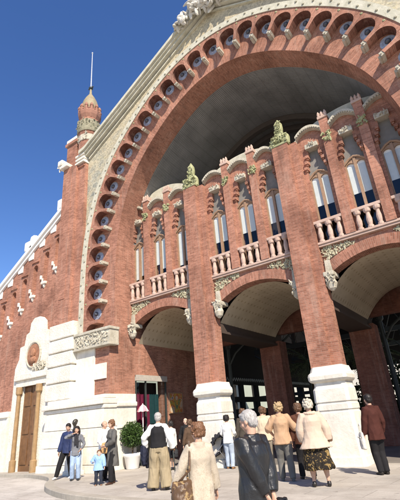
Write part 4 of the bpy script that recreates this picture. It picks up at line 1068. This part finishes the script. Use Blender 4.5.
# child
p = P('small child in a light blue jacket and dark jeans holding an arm up', (-11.2, 9.85), 1.03, 131+12, legs=((-.03,.02,0), (.03,-.01,0)), arms=((-.19,.10,.50), (.17,.12,.66)), child=True, head=(10,6), build=1.3, skin=SKIN2)
p.top('jacket', cloth('light_blue_jacket', (.27,.42,.66), .7, .12), .42, .012, .022, .97, .012, True, .01); p.trousers(cloth('dark_denim', (.03,.035,.05)), .012); p.shoes(plain('tan_shoe', (.3,.17,.1), .6)); p.hair(HRD, 'short')
# man in waistcoat
p = P('grey haired man in black waistcoat, white shirt and wide khaki trousers', (-8.2, 9.35), 1.93, 139+180+8, legs=((-.05,.02,0), (.055,-.02,0)), arms=((-.20,.07,.54,-1,-.6,0), (.20,.05,.52)), head=(6,-4), build=1.08)
vm = p; p.top('shirt', WHITEC, .50, 0, .012, .97, .012, True, .009); p.top('waistcoat', BLACKC, .505, .006, .021, 0, 0, False, .005); p.trousers(cloth('khaki', (.30,.24,.15), .85, .12), .014, .026, .009); p.shoes(SHOE); p.hair(HGR, 'short')
c = vm.world((-.22, .06, .50)); t = thing('jacket', 'dark blue jacket draped over the left arm of the man in the waistcoat', 'jacket', c, vm.t.rotation_euler.z, None, True)
mb = MB(); mb.tube([(-.02,0,.14), (0,.02,0), (.0,.0,-.22), (.02,-.02,-.34)], [(.12,.07), (.17,.10), (.16,.09), (.12,.05)], 16, (0,1,0)); mb.tube([(.04,.08,.05), (.06,.14,-.2), (.05,.15,-.42)], [.05,.055,.045], 10); remesh(mb, 'folded_cloth', cloth('navy_cloth', (.018,.02,.035), .7, .3), t, .014, 2, .02, (9,9,5), 4)
c = vm.world((.215, .08, .0)); t = thing('walking_stick', 'thin dark walking stick in the right hand of the man in the waistcoat', 'stick', c, 0, None, True); wv = vm.world(vm.wr[1]) - Vector(c); mb = MB(); mb.tube([(.04,-.02,.03), (wv.x, wv.y, wv.z-.06)], [.014,.017], 8); mb.done('shaft', IRON, t); mb = MB(); mb.tube([(wv.x-.07, wv.y, wv.z-.06), (wv.x, wv.y, wv.z-.03), (wv.x+.07, wv.y, wv.z-.06)], .02, 8); mb.done('handle', WOOD, t)
c = vm.world((.205, .14, .44)); bag('black camera bag by the right hand of the man in the waistcoat', 'bag', c, .11, .08, .10, cloth('camera_bag_cloth', (.03,.03,.032)), .4, [c+Vector((-.08,0,.1)), vm.world((.10,.02,.80)), c+Vector((.08,0,.1))], 'camera_bag')
# in the doorway of the left bay
p = P('bald man in a long black coat standing in the shade left of the first pier', (-11.1, 14.4), 1.80, 142+20, arms=((-.12,.12,.56), (.12,.12,.55)), skin=SKIN2)
p.top('coat', BLACKC, .30, .006, .014); p.trousers(BLACKC); p.shoes(SHOE); p.hair(HWH, 'bald')
p = P('woman in a white blouse and dark skirt standing behind the man in the waistcoat', (-11.0, 13.3), 1.72, 142+150, True, arms=((-.13,.10,.52), (.14,.05,.48)))
p.top('blouse', WHITEC, .47, .004, .01); p.skirt(BLACKC, .25, .02); p.shoes(SHOE); p.hair(HB, 'bob')
# near woman in cream coat
LG = -.15
p = P('woman with short brown hair in a cream coat, nearest of all, at the bottom edge', (-3.80, 5.20), 1.74, 143+180-16, True, ground=LG, arms=((-.20,.09,.52,-1,-.8,0), (.15,.06,.48)), head=(26,-4), build=.95)
nw = p; p.top('coat', cloth('cream_wool', (.47,.40,.31), .95, .22, ((.40,.335,.25), 55, .55), 45), .22, .02, .018, 1, .006, True, .005); p.trousers(BLACKC); p.shoes(SHOE); p.hair(HRD, 'bob')
c = nw.world((-.165, -.03, .45)); bag('large brown slouchy leather bag on the shoulder of the woman in the cream coat', 'bag', c, .15, .11, .24, cloth('brown_leather', (.10,.055,.028), .45, .35, ((.30,.20,.09), 9, .56), 20, .4), nw.t.rotation_euler.z, [c+Vector((-.08,-.02,.2)), nw.world((-.105,-.065,.66)), nw.world((-.085,-.03,.862)), nw.world((-.1,.06,.72)), c+Vector((.08,.04,.2))])
# near man in leather coat
p = P('grey haired man in a long black leather coat with hands clasped behind his back', (-2.70, 4.80), 1.83, 150+128, ground=LG, arms=((-.03,-.10,.50,-1,-.5,0), (.035,-.105,.495,1,-.5,0)), lean=(0,-.005), head=(14,-16), build=1.2)
nm = p; p.top('coat', LEATHER, .24, .006, .017, .97, .004, True, .006); p.trousers(BLACKC); p.shoes(SHOE); p.hair(HGR, 'short')
c = nm.world((.03, -.17, .40)); bag('small black bag held behind the back of the man in the leather coat', 'bag', c, .11, .05, .15, LEATHER, nm.t.rotation_euler.z, [c+Vector((-.06,0,.14)), nm.world((.03,-.14,.48)), c+Vector((.06,0,.14))], 'handbag')
# group walking in
p = P('short haired blond woman in a tan jumper and grey trousers walking into the hall', (-5.22, 11.05), 1.92, 154+180, True, legs=((-.02,.05,0), (.02,-.05,0)), arms=((-.12,.12,.57,-1,-.7,0), (.12,.12,.58,1,-.7,0)), build=1.12)
p.top('jumper', cloth('tan_knit', (.44,.28,.17), .9, .12, None, 40), .46, .004, .016, .6, .016, True, .008); p.trousers(cloth('grey_cloth', (.13,.125,.115))); p.shoes(plain('grey_shoe', (.10,.10,.10), .6)); p.hair(HBL, 'curly')
p = P('person in a dark brown jacket and black trousers beside the blond woman in tan', (-4.80, 11.4), 1.87, 154+170, legs=((-.02,.05,0), (.03,-.06,0)))
p.top('jacket', cloth('dark_brown_jacket', (.085,.035,.022)), .45, .004, .016); p.trousers(BLACKC); p.shoes(SHOE); p.hair(HBR, 'bob')
p = P('older woman in a loose pale beige coat over a dark gold patterned skirt', (-4.02, 10.3), 1.90, 157+180-4, True, legs=((-.035,.02,0), (.035,-.01,0)), arms=((-.14,.08,.50,-1,-.6,0), (.17,.02,.50,1,-.6,0)), lean=(-.01,.03), head=(4,-8), build=1.22)
bc = p; p.top('coat', cloth('pale_beige_coat', (.50,.39,.30), .9, .07), .43, .05, .020, .95, .014, True, .006, fur=True); p.skirt(cloth('patterned_skirt', (.02,.016,.012), .8, .2, ((.24,.16,.06), 11, .54)), .20, .045, .014); p.shoes(SHOE); p.hair(HWH, 'curly')
c = bc.world((.19, .05, .555)); bag('brown handbag on the right elbow of the woman in the pale beige coat', 'bag', c, .12, .06, .12, cloth('brown_bag', (.16,.09,.05), .5), bc.t.rotation_euler.z+1.2, None, 'handbag')
p = P('man in a cream shirt walking away left of the blond woman in tan', (-6.72, 12.9), 1.92, 152+180, arms=((-.14,.05,.48), (.14,.05,.48)), build=1.1)
p.top('shirt', cloth('cream_shirt', (.55,.44,.31), .85, .08), .46, .0, .016, .97, .008); p.trousers(cloth('stone_trousers', (.25,.21,.16))); p.shoes(SHOE); p.hair(HBR, 'short')
p = P('brown haired person in a dark coat standing deepest in the middle doorway', (-8.1, 14.0), 1.93, 150+165)
p.top('coat', cloth('dark_olive', (.06,.05,.04)), .40, .004, .014); p.trousers(BLACKC); p.shoes(SHOE); p.hair(HBR, 'bob')
p = P('woman in a white top and pale jeans pushing the pushchair beside the first pier', (-8.55, 13.55), 1.76, 148+180+20, True, arms=((-.12,.16,.58), (.12,.15,.58)), legs=((-.02,.04,0), (.02,-.03,0)))
p.top('top', WHITEC, .47, .004, .010, .8); p.trousers(cloth('pale_denim', (.36,.42,.50), .85, .2)); p.shoes(plain('tan_shoe_leather', (.25,.13,.06), .5)); p.hair(HB, 'bob')
p = P('person in a dark red jacket with a pale bag right of the second pier', (-3.05, 12.2), 1.95, 163+150, arms=((-.14,.06,.48), (.14,.05,.50)))
rp = p; p.top('jacket', cloth('dark_red_jacket', (.06,.02,.015)), .42, .004, .018); p.trousers(BLACKC); p.shoes(SHOE); p.hair(HB, 'short')
c = rp.world((-.19, .05, .42)); bag('pale cloth bag carried by the person in the dark red jacket', 'bag', c, .12, .06, .2, cloth('pale_canvas', (.60,.57,.5)), rp.t.rotation_euler.z+1.3, None, 'tote_bag')
p = P('dark haired man in a grey coat walking just behind the man in the cream shirt', (-7.0, 13.6), 1.90, 152+170)
p.top('coat', cloth('dark_grey_coat', (.05,.05,.055)), .38, .004, .016); p.trousers(BLACKC); p.shoes(SHOE); p.hair(HBR, 'short')
p = P('woman in a brown coat standing between the man in the waistcoat and the first pier', (-10.0, 13.2), 1.72, 145+160, True)
p.top('coat', cloth('brown_coat', (.09,.055,.035)), .36, .01, .014); p.trousers(BLACKC); p.shoes(SHOE); p.hair(HBR, 'bob')
# pushchair
cx_, cy_ = -9.15, 13.75
t = thing('pushchair', 'dark pushchair with bags standing at the foot of the first pier', 'pushchair', (cx_, cy_, 0), .5, None, True)
mb = MB()
for y in (-.26, .26):
    mb.tube([(-.42,y,.12), (.05,y,.62), (.42,y,1.02), (.5,y,1.08)], .016, 7); mb.tube([(.40,y,.14), (.05,y,.6)], .016, 7)
mb.tube([(.5,-.26,1.08), (.5,.26,1.08)], .02, 8); mb.tube([(-.3,-.26,.26), (-.3,.26,.26)], .014, 6); mb.tube([(.38,-.26,.16), (.38,.26,.16)], .014, 6); mb.done('frame', plain('pushchair_frame', (.25,.25,.26), .35, .5, .7), t)
for x, r_ in ((-.42,.12), (.40,.14)):
    for y in (-.29, .29):
        mb = MB(); k = 18
        mb.tube([(x+r_*math.cos(a*2*math.pi/k), y, r_+r_*.85*math.sin(a*2*math.pi/k)) for a in range(k+1)], .025, 7); wh = mb.done('wheel', SHOE, t)
        mb = MB()
        for a in range(5): mb.tube([(x, y, r_), (x+r_*.9*math.cos(a*1.257), y, r_+r_*.8*math.sin(a*1.257))], .009, 5)
        mb.done('spokes', plain('wheel_spoke', (.3,.3,.3), .4, .5, .5), wh)
mb = MB(); mb.tube([(-.35,0,.45), (-.1,0,.42), (.08,0,.52), (.22,0,.95)], [(.2,.03), (.22,.05), (.22,.05), (.2,.03)], 14, (0,1,0)); remesh(mb, 'seat', cloth('pushchair_cloth', (.03,.03,.035)), t, .014, 2, .008, (9,9,9), 2)
mb = MB()
for k in range(6):
    a = .2+k*.42; mb.tube([(.12-.30*math.cos(a), -.22, .85+.30*math.sin(a)-.1), (.12-.34*math.cos(a), 0, .88+.36*math.sin(a)-.1), (.12-.30*math.cos(a), .22, .85+.30*math.sin(a)-.1)], .06, 8)
remesh(mb, 'hood', cloth('hood_cloth', (.025,.025,.03)), t, .014, 3)
bag('grey rucksack hung on the handle of the pushchair', 'bag', (cx_+.42, cy_+.05, .72), .2, .13, .24, cloth('grey_nylon', (.10,.10,.11), .5), .5, None, 'rucksack')
# bust on its pedestal
bxx, byy = -15.2, 12.0
t = thing('pedestal', 'white square stone pedestal carrying the dark bust against the plinth', 'pedestal', (bxx, byy, 0))
mb = MB(); mb.ring_stack([(0,.36,.26), (.16,.36,.26), (.165,.31,.22), (1.45,.29,.21), (1.455,.34,.25), (1.58,.35,.26)], rect=True, cx=bxx, cy=byy); bmesh.ops.bevel(mb.bm, geom=mb.bm.edges[:], offset=.008, segments=1, affect='EDGES'); mb.done('shaft', ST, t)
mb = MB(); mb.box(bxx-.18, bxx+.18, byy-.228, byy-.215, .9, 1.2, .004); mb.done('plaque', plain('plaque_stone', (.5,.47,.42), .6), t)
t = thing('bust', 'dark bronze bust of a man on the white pedestal', 'bust', (bxx, byy, 1.58)); mb = MB()
hx, hz = bxx, 1.58
mb.tube([(hx,byy,hz), (hx,byy,hz+.06), (hx,byy,hz+.13), (hx,byy-.01,hz+.2)], [(.10,.09), (.15,.11), (.14,.09), (.07,.07)], 14, (1,0,0)); mb.tube([(hx,byy-.01,hz+.15), (hx,byy-.02,hz+.32)], .065, 10)
mb.ball((hx,byy-.02,hz+.41), (.095,.115,.125), 3); mb.ball((hx,byy-.06,hz+.35), (.07,.07,.08), 2); mb.ball((hx,byy-.145,hz+.39), (.018,.03,.03), 2); mb.ball((hx,byy+.01,hz+.46), (.10,.11,.09), 2)
for sg in (-1, 1): mb.ball((hx+sg*.095,byy-.01,hz+.39), (.016,.028,.04), 2)
remesh(mb, 'head', BRONZE, t, .012, 2)
# pink parasol inside the left bay
t = thing('parasol', 'small pink and white parasol by the shop window in the left bay', 'parasol', (-14.02, 15.1, 0)); ux, uy = -14.08, 15.0
mb = MB(); mb.tube([(ux,uy,0), (ux,uy,2.62)], .022, 8); mb.done('pole', WHITEP, t); mb = MB(); mb.ring_stack([(0,.2,.2), (.05,.2,.2), (.08,.05,.05)], n=16, cx=ux, cy=uy); mb.done('foot', IRON, t)
for k in range(8):
    mb = MB(); a0, a1 = k*math.pi/4, (k+1)*math.pi/4; rr = .30
    q = [(ux,uy,2.6), (ux+rr*.55*math.cos(a0),uy+rr*.55*math.sin(a0),2.47), (ux+rr*math.cos(a0),uy+rr*math.sin(a0),2.24), (ux+rr*.94*math.cos((a0+a1)/2),uy+rr*.94*math.sin((a0+a1)/2),2.27), (ux+rr*math.cos(a1),uy+rr*math.sin(a1),2.24), (ux+rr*.55*math.cos(a1),uy+rr*.55*math.sin(a1),2.47)]
    mb.quad((q[0], q[1], q[5])); mb.quad((q[1], q[2], q[3])); mb.quad((q[1], q[3], q[5])); mb.quad((q[5], q[3], q[4]))
    bmesh.ops.remove_doubles(mb.bm, verts=mb.bm.verts[:], dist=.001); bmesh.ops.solidify(mb.bm, geom=mb.bm.faces[:], thickness=.008)
    mb.done('canopy_panel', cloth('pink_canvas', (.66,.30,.34)) if k % 2 else WHITEC, t)
# ------------------------------------------------------------------ world, sun, camera
w = bpy.data.worlds.new('World'); scene.world = w; w.use_nodes = True; nt = w.node_tree
bg = nt.nodes['Background']; sky = nt.nodes.new('ShaderNodeTexSky'); sky.sky_type = 'NISHITA'; sky.sun_disc = False
SUN = Vector((1.2, -1.0, 1.42)).normalized(); el = math.asin(SUN.z); az = math.atan2(SUN.x, SUN.y)
sky.sun_elevation = el; sky.sun_rotation = az; sky.altitude = 0; sky.air_density = 1.0; sky.dust_density = .1; sky.ozone_density = 3.0
bg.inputs[1].default_value = .12; hs_ = nt.nodes.new('ShaderNodeHueSaturation'); hs_.inputs['Saturation'].default_value = 1.2; hs_.inputs['Hue'].default_value = .512; nt.links.new(sky.outputs[0], hs_.inputs['Color']); nt.links.new(hs_.outputs[0], bg.inputs[0])
ld = bpy.data.lights.new('sun', 'SUN'); ld.energy = 4.9; ld.angle = R(.53); ld.color = (1, .90, .76)
so = bpy.data.objects.new('sun', ld); COL.objects.link(so); so.rotation_euler = SUN.to_track_quat('Z', 'Y').to_euler(); so.location = SUN*60
cd = bpy.data.cameras.new('camera'); cam = bpy.data.objects.new('camera', cd); COL.objects.link(cam); scene.camera = cam
F, YAW, PIT, ROL = 398.0, R(33.85), R(23.3), R(-4.72)
f = Vector((-math.sin(YAW)*math.cos(PIT), math.cos(YAW)*math.cos(PIT), math.sin(PIT))); r = Vector((math.cos(YAW), math.sin(YAW), 0)); u = r.cross(f)
r2 = r*math.cos(ROL)+u*math.sin(ROL); u2 = -r*math.sin(ROL)+u*math.cos(ROL)
M = Matrix((r2, u2, -f)).transposed().to_4x4(); M.translation = Vector((0, 0, 1.6)); cam.matrix_world = M
cd.sensor_fit = 'VERTICAL'; cd.sensor_height = 24; cd.lens = 24*F/500; cd.clip_end = 2000; cd.clip_start = .05
for o in list(COL.objects):
    if o.parent is None:
        if o.type in ('CAMERA', 'LIGHT'): o.location = Vector(o.location)*SCALE
        else: o.location = Vector(o.location)*SCALE; o.scale = Vector(o.scale)*SCALE
    if 'local' in o: del o['local']
scene.view_settings.view_transform = 'Standard'; scene.view_settings.look = 'None'; scene.view_settings.exposure = .66; scene.view_settings.gamma = 1
scene.cycles.max_bounces = 8
